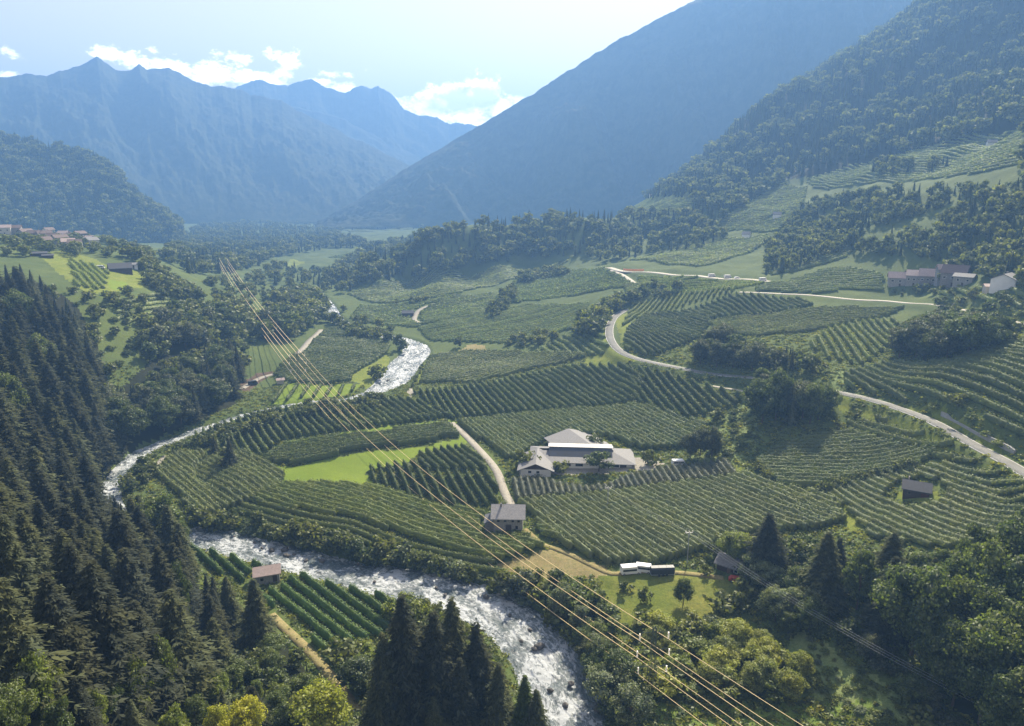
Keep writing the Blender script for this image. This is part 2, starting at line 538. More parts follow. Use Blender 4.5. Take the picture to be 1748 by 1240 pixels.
def spline(P, step):
    """Catmull-Rom through the rows of P, resampled at about step metres (first two columns are x, y)"""
    P = np.asarray(P, float)
    Q = np.vstack([2 * P[0] - P[1], P, 2 * P[-1] - P[-2]])
    out = []
    for i in range(len(P) - 1):
        a, b, c, d = Q[i:i + 4]
        n = max(2, int(np.hypot(*(c - b)[:2]) / step))
        for t in np.arange(n) / n:
            out.append(.5 * (2 * b + (c - a) * t + (2 * a - 5 * b + 4 * c - d) * t * t + (3 * b - a - 3 * c + d) * t ** 3))
    out.append(P[-1])
    return np.array(out)


def near_mask(P, pad):
    lo, hi = P.min(0) - pad, P.max(0) + pad
    return (XG > lo[0]) & (XG < hi[0]) & (YG > lo[1]) & (YG < hi[1])


rv = []
for px, py, z, hw in RIVER:
    a, r, z = p3(px, py, z)
    rv.append((r * math.sin(a), r * math.cos(a), z, hw))
RV = spline(rv, 3.0)
mk = near_mask(RV[:, :2], 45)
d, (rz, rhw) = seg_dist(XG[mk], YG[mk], RV[::3, :2], RV[::3, 2:])
z = Zg[mk]
z = np.where(d < rhw + 28, np.maximum(z, rz + .9 + .5 * fbm(XG[mk] / 6, YG[mk] / 6, 3)), z)
tt = np.clip((d - rhw + 1) / 4.5, 0, 1)
z = (rz - 1.6) * (1 - tt) + z * tt
Zg[mk] = z
RIVD = np.full(Zg.shape, 999.)
RIVD[mk] = d - rhw


def zat(X, Y):
    X, Y = np.asarray(X, float), np.asarray(Y, float)
    i = np.clip((np.arctan2(X, Y) - AZ0) / AZS, 0, NA - 1.001)
    j = np.clip((np.log(np.hypot(X, Y)) - LR0) / LRS, 0, NR - 1.001)
    i0, j0 = i.astype(int), j.astype(int)
    fi, fj = i - i0, j - j0
    return (Zg[i0, j0] * (1 - fj) + Zg[i0, j0 + 1] * fj) * (1 - fi) + (Zg[i0 + 1, j0] * (1 - fj) + Zg[i0 + 1, j0 + 1] * fj) * fi


def rivd(X, Y):
    i = int(min(max((math.atan2(X, Y) - AZ0) / AZS, 0), NA - 1))
    j = int(min(max((math.log(math.hypot(X, Y)) - LR0) / LRS, 0), NR - 1))
    return RIVD[i, j]


J0 = int((math.log(45) - LR0) / LRS)


def at(px, py):
    """the point of the ground seen at a photograph pixel"""
    a, t = pixdir(px, py)
    a, t = float(a), float(t)
    i = min(max((a - AZ0) / AZS, 0), NA - 1.001)
    i0 = int(i)
    f = i - i0
    zc = Zg[i0] * (1 - f) + Zg[i0 + 1] * f
    g = (zc - HC) / RG - t
    k = np.nonzero(g[J0:] >= 0)[0]
    if len(k) == 0:
        return None
    k = k[0] + J0
    s = 0 if k == J0 else g[k - 1] / (g[k - 1] - g[k])
    r = RG[k] if k == J0 else RG[k - 1] + s * (RG[k] - RG[k - 1])
    x, y = r * math.sin(a), r * math.cos(a)
    return np.array((x, y, float(zat(x, y))))


def atp(poly):
    return np.array([at(*p) for p in poly])


ROADS = []


def plan_road(name, px, width, mat, label):
    P = np.array([at(*p)[:2] for p in px])
    S = spline(P, 2.5)
    z = zat(S[:, 0], S[:, 1])
    k = min(9, len(z) // 2 * 2 - 1)
    zz = np.convolve(np.pad(z, k // 2, mode='edge'), np.ones(k) / k, 'valid')[:len(z)]
    ROADS.append((name, np.c_[S, zz], width, mat, label))
    mk = near_mask(S, 12)
    q = max(1, len(S) // 120)
    idx = np.unique(np.r_[np.arange(0, len(S), q), len(S) - 1])
    d, (rz,) = seg_dist(XG[mk], YG[mk], S[idx], zz[idx, None])
    tt = np.clip((d - width / 2 - .8) / 4.5, 0, 1)
    Zg[mk] = rz * (1 - tt) + Zg[mk] * tt
    ROADD[mk] = np.minimum(ROADD[mk], d - width / 2)


ROADD = np.full(Zg.shape, 999.)


def roadd(X, Y):
    i = int(min(max((math.atan2(X, Y) - AZ0) / AZS, 0), NA - 1))
    j = int(min(max((math.log(math.hypot(X, Y)) - LR0) / LRS, 0), NR - 1))
    return ROADD[i, j]


plan_road('road', [(1860, 880), (1748, 808), (1650, 755), (1560, 708), (1490, 684), (1420, 668), (1350, 655), (1280, 645), (1170, 631), (1085, 612), (1050, 592), (1040, 566), (1048, 543), (1068, 528)], 5.6, 'asphalt', None)
plan_road('farm_road', [(770, 722), (785, 735), (812, 762), (845, 800), (860, 838), (874, 866)], 3.4, 'gravel', None)
plan_road('farm_track', [(895, 903), (925, 930), (945, 936), (975, 948), (1010, 966), (1045, 981), (1085, 976), (1160, 978), (1235, 987)], 2.3, 'drygrass', None)
plan_road('valley_road', [(1028, 458), (1060, 463), (1120, 466), (1200, 472), (1280, 477), (1330, 483)], 8, 'pale_road', None)
plan_road('side_road', [(1042, 462), (1062, 470), (1086, 486)], 5, 'pale_road', None)
plan_road('hillside_road', [(1262, 500), (1350, 503), (1450, 511), (1520, 515), (1592, 519), (1640, 529), (1685, 539), (1748, 553), (1820, 570)], 5, 'pale_road', None)
plan_road('farm_track', [(548, 563), (526, 584), (506, 607)], 4.5, 'gravel', None)
plan_road('farm_track', [(742, 518), (716, 530), (707, 546), (716, 552)], 4.5, 'gravel', None)
plan_road('forest_track', [(462, 1050), (485, 1072), (520, 1105), (548, 1135), (578, 1172), (610, 1212)], 2.6, 'drygrass', None)
plan_road('farm_track', [(412, 664), (440, 648), (470, 638)], 4, 'gravel', None)
plan_road('bank_track', [(258, 800), (272, 790), (284, 778)], 3, 'gravel', None)
plan_road('lane', [(1215, 661), (1250, 665), (1290, 672)], 3, 'gravel', None)


def inpoly(X, Y, P):
    X, Y = np.asarray(X), np.asarray(Y)
    c = np.zeros(X.shape, bool)
    n = len(P)
    for i in range(n):
        x1, y1 = P[i][:2]
        x2, y2 = P[(i + 1) % n][:2]
        if y1 == y2:
            continue
        m = ((y1 > Y) != (y2 > Y)) & (X < (x2 - x1) * (Y - y1) / (y2 - y1) + x1)
        c ^= m
    return c


# ground split into its kinds of cover: each face belongs to exactly one sheet
PATCH = [('meadow', 'meadow', [(432, 800), (445, 794), (500, 797), (560, 784), (640, 770), (722, 763), (785, 750), (768, 722), (800, 758), (790, 766), (716, 774), (700, 792), (640, 800), (622, 810), (640, 828), (560, 822), (480, 822)]),
         ('meadow', 'meadow', [(440, 790), (492, 752), (625, 733), (775, 716), (780, 724), (640, 742), (500, 762), (450, 795)]),
         ('gravel_yard', 'gravel', [(880, 803), (895, 790), (930, 782), (1110, 782), (1135, 792), (1112, 803), (1000, 810), (890, 814)]),
         ('dry_ground', 'drygrass', [(845, 962), (900, 950), (940, 938), (975, 948), (1035, 968), (1030, 985), (940, 985), (870, 985)]),
         ('pasture', 'pasture', [(1020, 985), (1060, 977), (1230, 984), (1290, 1000), (1250, 1030), (1200, 1060), (1130, 1075), (1070, 1070), (1020, 1040)]),
         ('pasture', 'rough', [(1370, 1075), (1450, 1125), (1560, 1205), (1570, 1240), (1480, 1240), (1440, 1205), (1385, 1185), (1330, 1110)]),
         ('bare_soil', 'soil', [(1380, 1216), (1440, 1213), (1455, 1238), (1370, 1240)]),
         ('meadow_edge', 'lush', [(1080, 1205), (1200, 1200), (1480, 1195), (1530, 1225), (1540, 1290), (1060, 1290)]),
         ('clearing', 'verge', [(1525, 848), (1545, 838), (1590, 838), (1605, 848), (1590, 858), (1545, 860)]),
         ('meadow', 'verge', [(55, 430), (110, 428), (190, 455), (255, 470), (250, 490), (200, 498), (150, 505), (115, 478)]),
         ('meadow', 'meadow', [(182, 478), (215, 482), (225, 493), (190, 495)]),
         ('meadow', 'verge', [(596, 643), (650, 612), (668, 600), (664, 622), (642, 645), (640, 665), (652, 668), (630, 672), (600, 650)]),
         ('verge', 'verge', [(1022, 600), (1022, 560), (1036, 535), (1046, 530), (1040, 560), (1046, 590), (1070, 612), (1050, 612)]),
         ('verge', 'verge', [(1050, 545), (1080, 528), (1072, 560), (1082, 600), (1062, 592)]),
         ('verge', 'verge', [(1000, 608), (1085, 606), (1095, 618), (1000, 626)]),
         ('verge', 'verge', [(1400, 838), (1412, 830), (1440, 860), (1475, 900), (1455, 910), (1425, 872)]),
         ('verge', 'verge', [(1245, 790), (1262, 792), (1300, 830), (1270, 822)]),
         ('verge', 'verge', [(1440, 676), (1560, 720), (1640, 770), (1600, 765), (1520, 725), (1430, 700)]),
         ('verge', 'verge', [(1500, 680), (1600, 690), (1700, 755), (1720, 790), (1660, 745), (1580, 705)]),
         ('rough_slope', 'rough', [(1180, 730), (1230, 700), (1290, 690), (1290, 770), (1240, 800), (1180, 785)]),
         ('rough_slope', 'rough', [(1420, 640), (1440, 625), (1450, 660), (1410, 668)]),
         ('meadow', 'meadow', [(458, 694), (488, 654), (615, 656), (602, 674), (505, 690)]),
         ('verge', 'verge', [(720, 662), (712, 640), (735, 606), (745, 606), (726, 640)]),
         ('farm_yard', 'soil', [(408, 652), (440, 636), (470, 634), (445, 652), (425, 668), (408, 668)]),
         ('dry_ground', 'drygrass', [(782, 600), (800, 588), (830, 590), (828, 600)]),
         ('verge', 'verge', [(480, 452), (500, 442), (520, 448), (500, 458)]),
         ('gravel_bank', 'gravel', [(693, 672), (700, 662), (708, 670), (702, 680)]),
         ('bare_rock', 'drygrass', [(1106, 362), (1110, 345), (1116, 342), (1118, 355), (1112, 368)]),
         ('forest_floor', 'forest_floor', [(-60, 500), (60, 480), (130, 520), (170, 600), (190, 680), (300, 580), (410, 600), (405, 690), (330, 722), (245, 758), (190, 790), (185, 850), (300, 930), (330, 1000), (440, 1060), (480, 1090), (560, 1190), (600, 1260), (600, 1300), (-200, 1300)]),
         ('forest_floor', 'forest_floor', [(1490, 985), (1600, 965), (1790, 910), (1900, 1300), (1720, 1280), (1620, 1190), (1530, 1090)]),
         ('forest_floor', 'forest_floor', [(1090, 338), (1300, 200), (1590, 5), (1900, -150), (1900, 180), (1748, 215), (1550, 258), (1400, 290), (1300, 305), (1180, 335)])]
pid = np.full((NA - 1, NR - 1), -1)
jx = fbm(XG / 3, YG / 3, 3, 71) * 1.6
jy = fbm(XG / 3, YG / 3, 3, 83) * 1.6
fx = (XG[:-1, :-1] + XG[1:, 1:]) / 2
fy = (YG[:-1, :-1] + YG[1:, 1:]) / 2
fx, fy = fx + jx[1:, 1:], fy + jy[1:, 1:]
for k, (nm, mt, poly) in enumerate(PATCH):
    P = []
    for q in poly:
        v = at(*q)
        if v is None:
            v = at(q[0], q[1] + 40)
        if v is not None:
            P.append(v)
    if len(P) > 2:
        pid[inpoly(fx, fy, P)] = k
far_ = (np.hypot(fx, fy) > 820) & (Zg[1:, 1:] > 118 + .12 * (np.hypot(fx, fy) - 820) * 0) & (np.arctan2(fx, fy) > math.radians(9))
px_, py_ = project(fx, fy, Zg[1:, 1:])
far_ &= (py_ < np.interp(px_, [1090, 1180, 1300, 1400, 1550, 1748, 1900], [342, 338, 310, 296, 262, 218, 190]))
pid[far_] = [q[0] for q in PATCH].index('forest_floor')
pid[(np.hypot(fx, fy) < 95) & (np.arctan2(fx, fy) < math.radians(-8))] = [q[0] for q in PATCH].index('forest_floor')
vid = np.arange(NA * NR).reshape(NA, NR)
quads = np.stack([vid[:-1, :-1], vid[:-1, 1:], vid[1:, 1:], vid[1:, :-1]], -1)
VG = np.stack([XG, YG, Zg], -1).reshape(-1, 3)


def sheet(name, mask, mat):
    q = quads[mask].reshape(-1, 4)
    if not len(q):
        return
    u, inv = np.unique(q, return_inverse=True)
    o = obj(name, mesh_np(name, VG[u], [inv.reshape(-1, 4)], [M[mat]], smooth=True))
    tag(o, kind='structure')


sheet('ground', pid < 0, 'grass')
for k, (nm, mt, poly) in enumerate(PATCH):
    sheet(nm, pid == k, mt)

for nm, S, w, mt, _ in ROADS:
    T = np.gradient(S[:, :2], axis=0)
    T /= np.linalg.norm(T, axis=1)[:, None] + 1e-9
    N = np.c_[T[:, 1], -T[:, 0]]
    rows = []
    offs = [-w / 2, -w / 2, 0, w / 2, w / 2]
    dz = [-.3, .16, .2, .16, -.3]
    for o_, e_ in zip(offs, dz):
        rows.append(np.c_[S[:, :2] + N * o_, S[:, 2] + e_])
    V = np.stack(rows, 1)
    n, m_ = V.shape[:2]
    ii = np.arange(n * m_).reshape(n, m_)
    F = np.stack([ii[:-1, :-1], ii[1:, :-1], ii[1:, 1:], ii[:-1, 1:]], -1).reshape(-1, 4)
    tag(obj(nm, mesh_np(nm, V.reshape(-1, 3), [F[:, ::-1]], [M[mt]])), kind='structure')
    if nm == 'road':
        for s_ in (-1, 1):
            a = np.c_[S[:, :2] + N * s_ * (w / 2 - .25), S[:, 2] + .172]
            b = np.c_[S[:, :2] + N * s_ * (w / 2 - .42), S[:, 2] + .174]
            V = np.stack([a, b], 1).reshape(-1, 3)
            ii = np.arange(len(V)).reshape(-1, 2)
            F = np.stack([ii[:-1, 0], ii[1:, 0], ii[1:, 1], ii[:-1, 1]], -1)
            tag(obj('road_marking', mesh_np('road_marking', V, [F], [M['white_line']])), kind='structure')

# river surface with real standing waves
T = np.gradient(RV[:, :2], axis=0)
T /= np.linalg.norm(T, axis=1)[:, None]
N = np.c_[T[:, 1], -T[:, 0]]
S2 = np.linspace(0, len(RV) - 1, len(RV) * 6)
RI = np.stack([np.interp(S2, np.arange(len(RV)), c) for c in np.c_[RV, N].T], 1)
u = np.linspace(-1, 1, 56)
X = RI[:, 0, None] + RI[:, 4, None] * u[None] * (RI[:, 3, None] + 1.5)
Y = RI[:, 1, None] + RI[:, 5, None] * u[None] * (RI[:, 3, None] + 1.5)
Zr = RI[:, 2, None] + fbm(X / 1.7, Y / 1.7, 4, 21, .6) * .7 + fbm(X / 7, Y / 7, 2, 31) * .4 - .1
V = np.stack([X, Y, Zr], -1)
ii = np.arange(V.shape[0] * V.shape[1]).reshape(V.shape[:2])
F = np.stack([ii[:-1, :-1], ii[1:, :-1], ii[1:, 1:], ii[:-1, 1:]], -1).reshape(-1, 4)
rm = mesh_np('river', V.reshape(-1, 3), [F[:, ::-1]], [M['water']], smooth=True)
run = np.r_[0, np.cumsum(np.hypot(np.diff(RI[:, 0]), np.diff(RI[:, 1])))]
FL = np.stack([np.repeat(run[:, None], len(u), 1), u[None] * RI[:, 3, None], 0 * X], -1)
rm.attributes.new('flow', 'FLOAT_VECTOR', 'POINT').data.foreach_set('vector', FL.astype(np.float32).ravel())
tag(obj('river', rm), kind='structure')


# ---------------------------------------------------------------- hills and mountains: slopes from a valley foot to a crest line
def mountain(name, crest, D_c, D_f, rough, mat, seed, back=900, nu=420, nv=70, foot=20, bulge=1.0, gully=1.0):
    cx = np.array([c[0] for c in crest], float)
    cy = np.array([c[1] for c in crest], float)
    px = np.linspace(cx[0], cx[-1], nu)
    py = np.interp(px, cx, cy) + fbm(px / 24, px * 0 + seed, 5, seed, .6) * rough
    dc = np.interp(px, np.linspace(cx[0], cx[-1], len(D_c)), D_c)
    df = np.interp(px, np.linspace(cx[0], cx[-1], len(D_f)), D_f)
    a, t = pixdir(px, py)
    zc = HC + t * dc
    s = np.linspace(0, 1, nv)
    r = df[:, None] + (dc - df)[:, None] * s[None]
    prof = s[None] ** bulge
    z = foot + (zc - foot)[:, None] * prof
    g = fbm(px[:, None] / 95 + s[None] * 1.4, s[None] * 2.2, 5, seed + 5)
    z = z + g * (zc - foot)[:, None] * .12 * gully * np.sin(np.pi * s[None]) ** .8
    z += fbm(px[:, None] / 14, s[None] * 18, 4, seed + 9, .6) * 22 * np.sin(np.pi * s[None])
    sb = np.linspace(0.03, 1, 14)
    rb = dc[:, None] + back * sb[None]
    zb = zc[:, None] + (foot - zc)[:, None] * sb[None]
    r, z = np.c_[r, rb], np.c_[z, zb]
    V = np.stack([r * np.sin(a)[:, None], r * np.cos(a)[:, None], z], -1)
    ii = np.arange(V.shape[0] * V.shape[1]).reshape(V.shape[:2])
    F = np.stack([ii[:-1, :-1], ii[:-1, 1:], ii[1:, 1:], ii[1:, :-1]], -1).reshape(-1, 4)
    tag(obj(name, mesh_np(name, V.reshape(-1, 3), [F], [M[mat]], smooth=True)), kind='structure')
    return V[:, :nv]


HILL = mountain('hill', [(-350, 150), (-120, 205), (0, 233), (100, 254), (165, 272), (192, 286), (220, 320), (250, 345), (282, 366), (310, 385)], [2300, 2100, 1950, 1750, 1650], [1350, 1380, 1450, 1500, 1550], 2.5, 'mount', 3, back=500, foot=30, bulge=.85)
mountain('mountain', [(540, 380), (570, 364), (640, 322), (700, 286), (760, 250), (800, 226), (850, 196), (900, 165), (950, 136), (1000, 103), (1050, 72), (1100, 45), (1180, 3), (1320, -55), (1600, -80), (1900, -60), (2100, -20)], [2500, 2450, 2400, 2350, 2300, 2250], [2100, 1950, 1850, 1750, 1650, 1650], 5.5, 'mount', 61, back=900, foot=40, bulge=1.0, gully=3.6, nu=800, nv=130)
mountain('mountain', [(-500, 230), (-200, 150), (-60, 140), (0, 130), (45, 127), (80, 130), (100, 122), (140, 108), (165, 99), (182, 110), (198, 122), (225, 119), (238, 111), (250, 119), (290, 116), (310, 126), (335, 142), (400, 152), (480, 174), (560, 215), (640, 254), (720, 290), (800, 335), (860, 365), (900, 380)], [3700, 3700, 3600, 3400, 2900], [2700, 2700, 2600, 2500, 2400], 6.0, 'mount', 29, back=700, foot=40, bulge=.95, gully=1.2, nu=900, nv=110)
mountain('mountain', [(330, 190), (400, 152), (425, 140), (445, 134), (470, 147), (492, 148), (510, 138), (530, 135), (555, 148), (590, 160), (605, 149), (618, 145), (632, 151), (645, 146), (665, 160), (690, 185), (715, 198), (745, 202), (770, 212), (800, 210), (825, 218), (900, 240), (960, 260)], [4500, 4450, 4400], [3700, 3700, 3600], 6.5, 'mount', 43, back=400, foot=50, bulge=.95, gully=2.0, nu=600, nv=70)
mountain('mountain', [(380, 230), (480, 178), (540, 190), (590, 205), (640, 232), (700, 262), (760, 290), (820, 318), (900, 350)], [4200, 4150, 4100], [3650, 3600, 3500], 4.0, 'mount', 53, back=300, foot=45, bulge=.95, gully=1.8, nu=400, nv=60)


# ---------------------------------------------------------------- foliage meshes (unit height)
def leafquads(C, Nn, size, rng, asp=.7):
    """one kite-shaped leaf cluster per centre C facing about Nn"""
    n = len(C)
    Nn = Nn / (np.linalg.norm(Nn, axis=1)[:, None] + 1e-9)
    t = rng.normal(size=(n, 3))
    t -= (t * Nn).sum(1)[:, None] * Nn
    t /= np.linalg.norm(t, axis=1)[:, None] + 1e-9
    b = np.cross(Nn, t)
    s = np.broadcast_to(np.asarray(size, float), (n,))[:, None]
    V = np.stack([C - t * s, C + b * s * asp - Nn * s * .15, C + t * s, C - b * s * asp - Nn * s * .15], 1)
    return V.reshape(-1, 3), np.arange(n * 4).reshape(n, 4)


def join(parts):
    V, F, o = [], [], 0
    for v, f in parts:
        V.append(v)
        F.append(np.asarray(f) + o)
        o += len(v)
    return np.concatenate(V), F


def spruce_crown(seed, layers, nb, seg, R=.15, low=.06, ragged=.25):
    g = np.random.default_rng(seed)
    Q = []
    for k in range(layers):
        u = (k + g.random() * .6) / layers
        z = low + (1 - low) * u
        rad = R * (1 - u) ** .72 * (1 + ragged * (g.random() - .5)) + .006
        if u < .12:
            rad *= .55 + u * 3.7
        rad *= 1 + ragged * .55 * math.sin(k * 2.05 + seed)
        n = max(4, int(nb * (1 - u) ** .5))
        for b in range(n):
            ph = 2 * math.pi * (b + g.random()) / n
            r_ = rad * (1 - ragged * g.random())
            dirv = np.array((math.cos(ph), math.sin(ph), 0))
            side = np.array((-math.sin(ph), math.cos(ph), 0))
            if seg > 5:      # near trees: side shoots along every bough
                for s in range(seg):
                    a0 = (s + .3 + .5 * g.random()) / seg * r_
                    p0 = dirv * a0 + np.array((0, 0, z - a0 * (.42 + .15 * g.random())))
                    for sg_ in (-1, 1, 0):
                        wl = (r_ * (.24 * (1 - s / seg) + .05) + .012) * (.55 + .8 * g.random())
                        p1 = p0 + dirv * wl * (.75 if sg_ else 1.1) + side * sg_ * wl * .8 + np.array((0, 0, -wl * (.25 + .5 * g.random())))
                        wv = (dirv * .5 * sg_ - side * (.5 if sg_ else .7)) * wl * .26 + np.array((0, 0, (g.random() - .5) * wl * .3))
                        mid = (p0 * .6 + p1 * .4)
                        Q.append((p0, mid + wv, p1, mid - wv))
                continue
            for s in range(seg):
                a0, a1 = (s + .05) / seg * r_, (s + 1.35) / seg * r_
                droop = .42 + .3 * g.random()
                wd = r_ * (.13 + .13 * (1 - s / seg)) * (.6 + .8 * g.random()) * min(1., 3.6 / seg)
                j = g.normal(size=3) * .006
                p0 = dirv * a0 + np.array((0, 0, z - a0 * droop)) + j
                p1 = dirv * a1 + np.array((0, 0, z - a1 * droop * 1.1 + .012 * g.random())) + j
                mid = (p0 + p1) / 2
                dr = np.array((0, 0, -wd * .55))
                Q.append((p0, mid + side * wd + dr, p1, mid - side * wd + dr))
    V = np.array(Q).reshape(-1, 3)
    F = np.arange(len(V)).reshape(-1, 4)
    zz = np.linspace(low + .03, .93, 6)
    an = np.linspace(0, 2 * math.pi, 8)[:-1]
    cv = np.array([(R * .5 * (1 - z) ** .9 * math.cos(a) * (1 + .3 * (g.random() - .5)), R * .5 * (1 - z) ** .9 * math.sin(a), z) for z in zz for a in an])
    cf = [(i * 7 + j, i * 7 + (j + 1) % 7, i * 7 + 7 + (j + 1) % 7, i * 7 + 7 + j) for i in range(5) for j in range(7)]
    return join([(V, F), (cv, cf)])


OCT_V = np.array([(1, 0, 0), (-1, 0, 0), (0, 1, 0), (0, -1, 0), (0, 0, 1), (0, 0, -1)], float)
OCT_F = np.array([(0, 2, 4), (2, 1, 4), (1, 3, 4), (3, 0, 4), (2, 0, 5), (1, 2, 5), (3, 1, 5), (0, 3, 5)])


def leafy_crown(seed, clumps, per, size, rx=.34, z0=.2, shape=1.0, cr=.13):
    g = np.random.default_rng(seed)
    parts = []
    rz = (1 - z0) / 2
    zc = z0 + rz
    for k in range(clumps):
        v = g.normal(size=3)
        v /= np.linalg.norm(v)
        q = (.35 + .65 * g.random() ** .5)
        c = np.array((v[0] * rx * q, v[1] * rx * q, zc + v[2] * (rz - cr * .8) * q))
        tp = max(.35, 1 - shape * max(0, (c[2] - zc) / rz) * .45)
        c[:2] *= tp
        rr = cr * (.65 + .6 * g.random())
        d = g.normal(size=(per, 3))
        d[:, 2] += .25
        d /= np.linalg.norm(d, axis=1)[:, None]
        C = c + d * rr * (.75 + .4 * g.random((per, 1))) * np.array((1, 1, .8))
        parts.append(leafquads(C, d + g.normal(size=(per, 3)) * .55, size * (.7 + .6 * g.random(per)), g))
        parts.append((OCT_V * rr * .62 + c, OCT_F))
    return join(parts)


def trunk_mesh(name, rad, top, bend, seed, limbs=0):
    g = np.random.default_rng(seed)
    V, F = [], []

    def tube(p, r, n=6):
        o = len(V)
        for (x, y, z), q in zip(p, r):
            for k in range(n):
                a = 2 * math.pi * k / n
                V.append((x + q * math.cos(a), y + q * math.sin(a), z))
        for i in range(len(p) - 1):
            for k in range(n):
                F.append((o + i * n + k, o + i * n + (k + 1) % n, o + i * n + n + (k + 1) % n, o + i * n + n + k))
    zz = np.linspace(-.03, top, 6)
    tube([(bend * math.sin(z * 4), bend * math.cos(z * 3) - bend, z) for z in zz], rad * (1 - .8 * np.linspace(0, 1, 6)))
    for k in range(limbs):
        z = .22 + .35 * g.random()
        a = 2 * math.pi * g.random()
        l = .12 + .14 * g.random()
        tube([(0, 0, z), (math.cos(a) * l * .5, math.sin(a) * l * .5, z + l * .5), (math.cos(a) * l, math.sin(a) * l, z + l * 1.2)], [rad * .5, rad * .35, rad * .12], 5)
    return mesh_np(name, np.array(V), [np.array(F)], [M['bark']])


def crown_mesh(name, vf, mat):
    return mesh_np(name, vf[0], vf[1], [M[mat]])


SPR_HI = [crown_mesh('spruce_crown', spruce_crown(s, 50, 20, 7, R, .05, rg), 'needle') for s, R, rg in ((1, .19, .3), (2, .22, .45), (3, .17, .35), (4, .21, .55), (5, .185, .4))]
SPR_MD = [crown_mesh('spruce_crown', spruce_crown(s, 34, 15, 5, R, .06, .5), 'needle') for s, R in ((11, .2), (12, .175), (13, .225))]
BRD_HI = [crown_mesh('leafy_crown', leafy_crown(s, c, 120, .0175, rx, z0, sh, cr), 'leaf') for s, c, rx, z0, sh, cr in
          ((21, 52, .33, .12, .8, .12), (22, 46, .28, .1, 1.1, .11), (23, 60, .4, .15, .6, .12), (24, 44, .24, .08, .9, .1), (25, 56, .36, .1, 1.2, .115))]
BRD_MD = [crown_mesh('leafy_crown', leafy_crown(s, 24, 34, .045, rx, z0, sh, .14), 'leaf') for s, rx, z0, sh in ((31, .36, .12, .8), (32, .3, .1, 1.), (33, .42, .14, .6), (34, .26, .08, .9))]
SHR = [crown_mesh('shrub_foliage', leafy_crown(s, 26, 34, .055, .55, -.05, .7, .2), 'leaf') for s in (41, 42, 43)]
TR_S = trunk_mesh('spruce_trunk', .014, .9, .002, 5)
TR_B = [trunk_mesh('tree_trunk', .022, .6, .012, s, 5) for s in (6, 7)]

SRC = bpy.data.collections.new("forest_kinds")


def src(name, vf, mat):
    o = bpy.data.objects.new(name, crown_mesh(name, vf, mat))
    SRC.objects.link(o)


for i in range(3):
    src('kind_%02d' % i, spruce_crown(50 + i, 14, 9, 2, (.21, .24, .18)[i], .04, .5), 'far_needle')
for i in range(3):
    src('kind_%02d' % (3 + i), leafy_crown(60 + i, 12, 18, .085, (.4, .34, .46)[i], .02, .8, .2), 'far_leaf')

# colours
DK, DK2 = (.047, .055, .042), (.072, .085, .052)
LG, LG2, LY = (.066, .092, .032), (.096, .126, .040), (.14, .175, .042)
YG, WI = (.30, .31, .035), (.14, .17, .10)
OL = (.165, .19, .05)

TREES = []     # kind, x, y, z, h, w, colour, label, group
CELL = {}
KEEP = []      # circles kept free of trees and rows: x, y, radius


def free(x, y, sp):
    c = (int(x // 5), int(y // 5))
    k = int(sp // 5) + 1
    for i in range(c[0] - k, c[0] + k + 1):
        for j in range(c[1] - k, c[1] + k + 1):
            for (a, b) in CELL.get((i, j), ()):
                if (a - x) ** 2 + (b - y) ** 2 < sp * sp:
                    return False
    return True


def put(kind, p, h, w, col, label, group=None):
    CELL.setdefault((int(p[0] // 5), int(p[1] // 5)), []).append((p[0], p[1]))
    TREES.append((kind, p[0], p[1], p[2], h, w, col, label, group))


def zone(label, poly, sp, hs, mix, n=4000, top=None, clear=True):
    """scatter trees with their feet in a pixel polygon; mix: (kind, weight, width, colours); top: highest pixel row trees may reach, by column"""
    P = np.array(poly, float)
    lo, hi = P.min(0), P.max(0)
    rr = RNG.random((n, 2)) * (hi - lo) + lo
    ok = inpoly(rr[:, 0], rr[:, 1], P)
    wts = np.cumsum([m[1] for m in mix])
    for px, py in rr[ok]:
        p = at(px, py)
        if p is None or math.hypot(p[0], p[1]) < 78:
            continue
        s = sp * (.75 + .5 * RNG.random())
        if not free(p[0], p[1], s):
            continue
        if clear and (rivd(p[0], p[1]) < (2.5 if clear is True else clear) or roadd(p[0], p[1]) < 1.5):
            continue
        if any((p[0] - x) ** 2 + (p[1] - y) ** 2 < r * r for x, y, r in KEEP):
            continue
        kd, _, w, cols = mix[int(np.searchsorted(wts, RNG.random() * wts[-1]))]
        h = hs[0] + (hs[1] - hs[0]) * RNG.random()
        if kd == 'shrub':
            h *= .45
        if top:
            lim = np.interp(px, [t[0] for t in top], [t[1] for t in top]) + (RNG.random() * .35) * abs(py - project(p[0], p[1], p[2] + h)[1])
            for _ in range(12):
                if project(p[0], p[1], p[2] + h)[1] >= lim:
                    break
                h *= .9
            if h < hs[0] * .45:
                continue
        c = cols[int(RNG.random() * len(cols))]
        v = .8 + .4 * RNG.random()
        put(kd, p, h, w * (.85 + .3 * RNG.random()), tuple(x * v for x in c), label, label)


def lone(kind, px, py, ytop, w, col, label, group=None):
    p = at(px, py)
    hh = np.linspace(1, 60, 600)
    yy = project(p[0], p[1], p[2] + hh)[1]
    h = float(hh[min(int(np.searchsorted(-yy, -ytop)), 599)])
    put(kind, p, h, w, col, label, group)


SP, BR, SH = 'spruce_tree', 'broadleaf_tree', 'shrub'


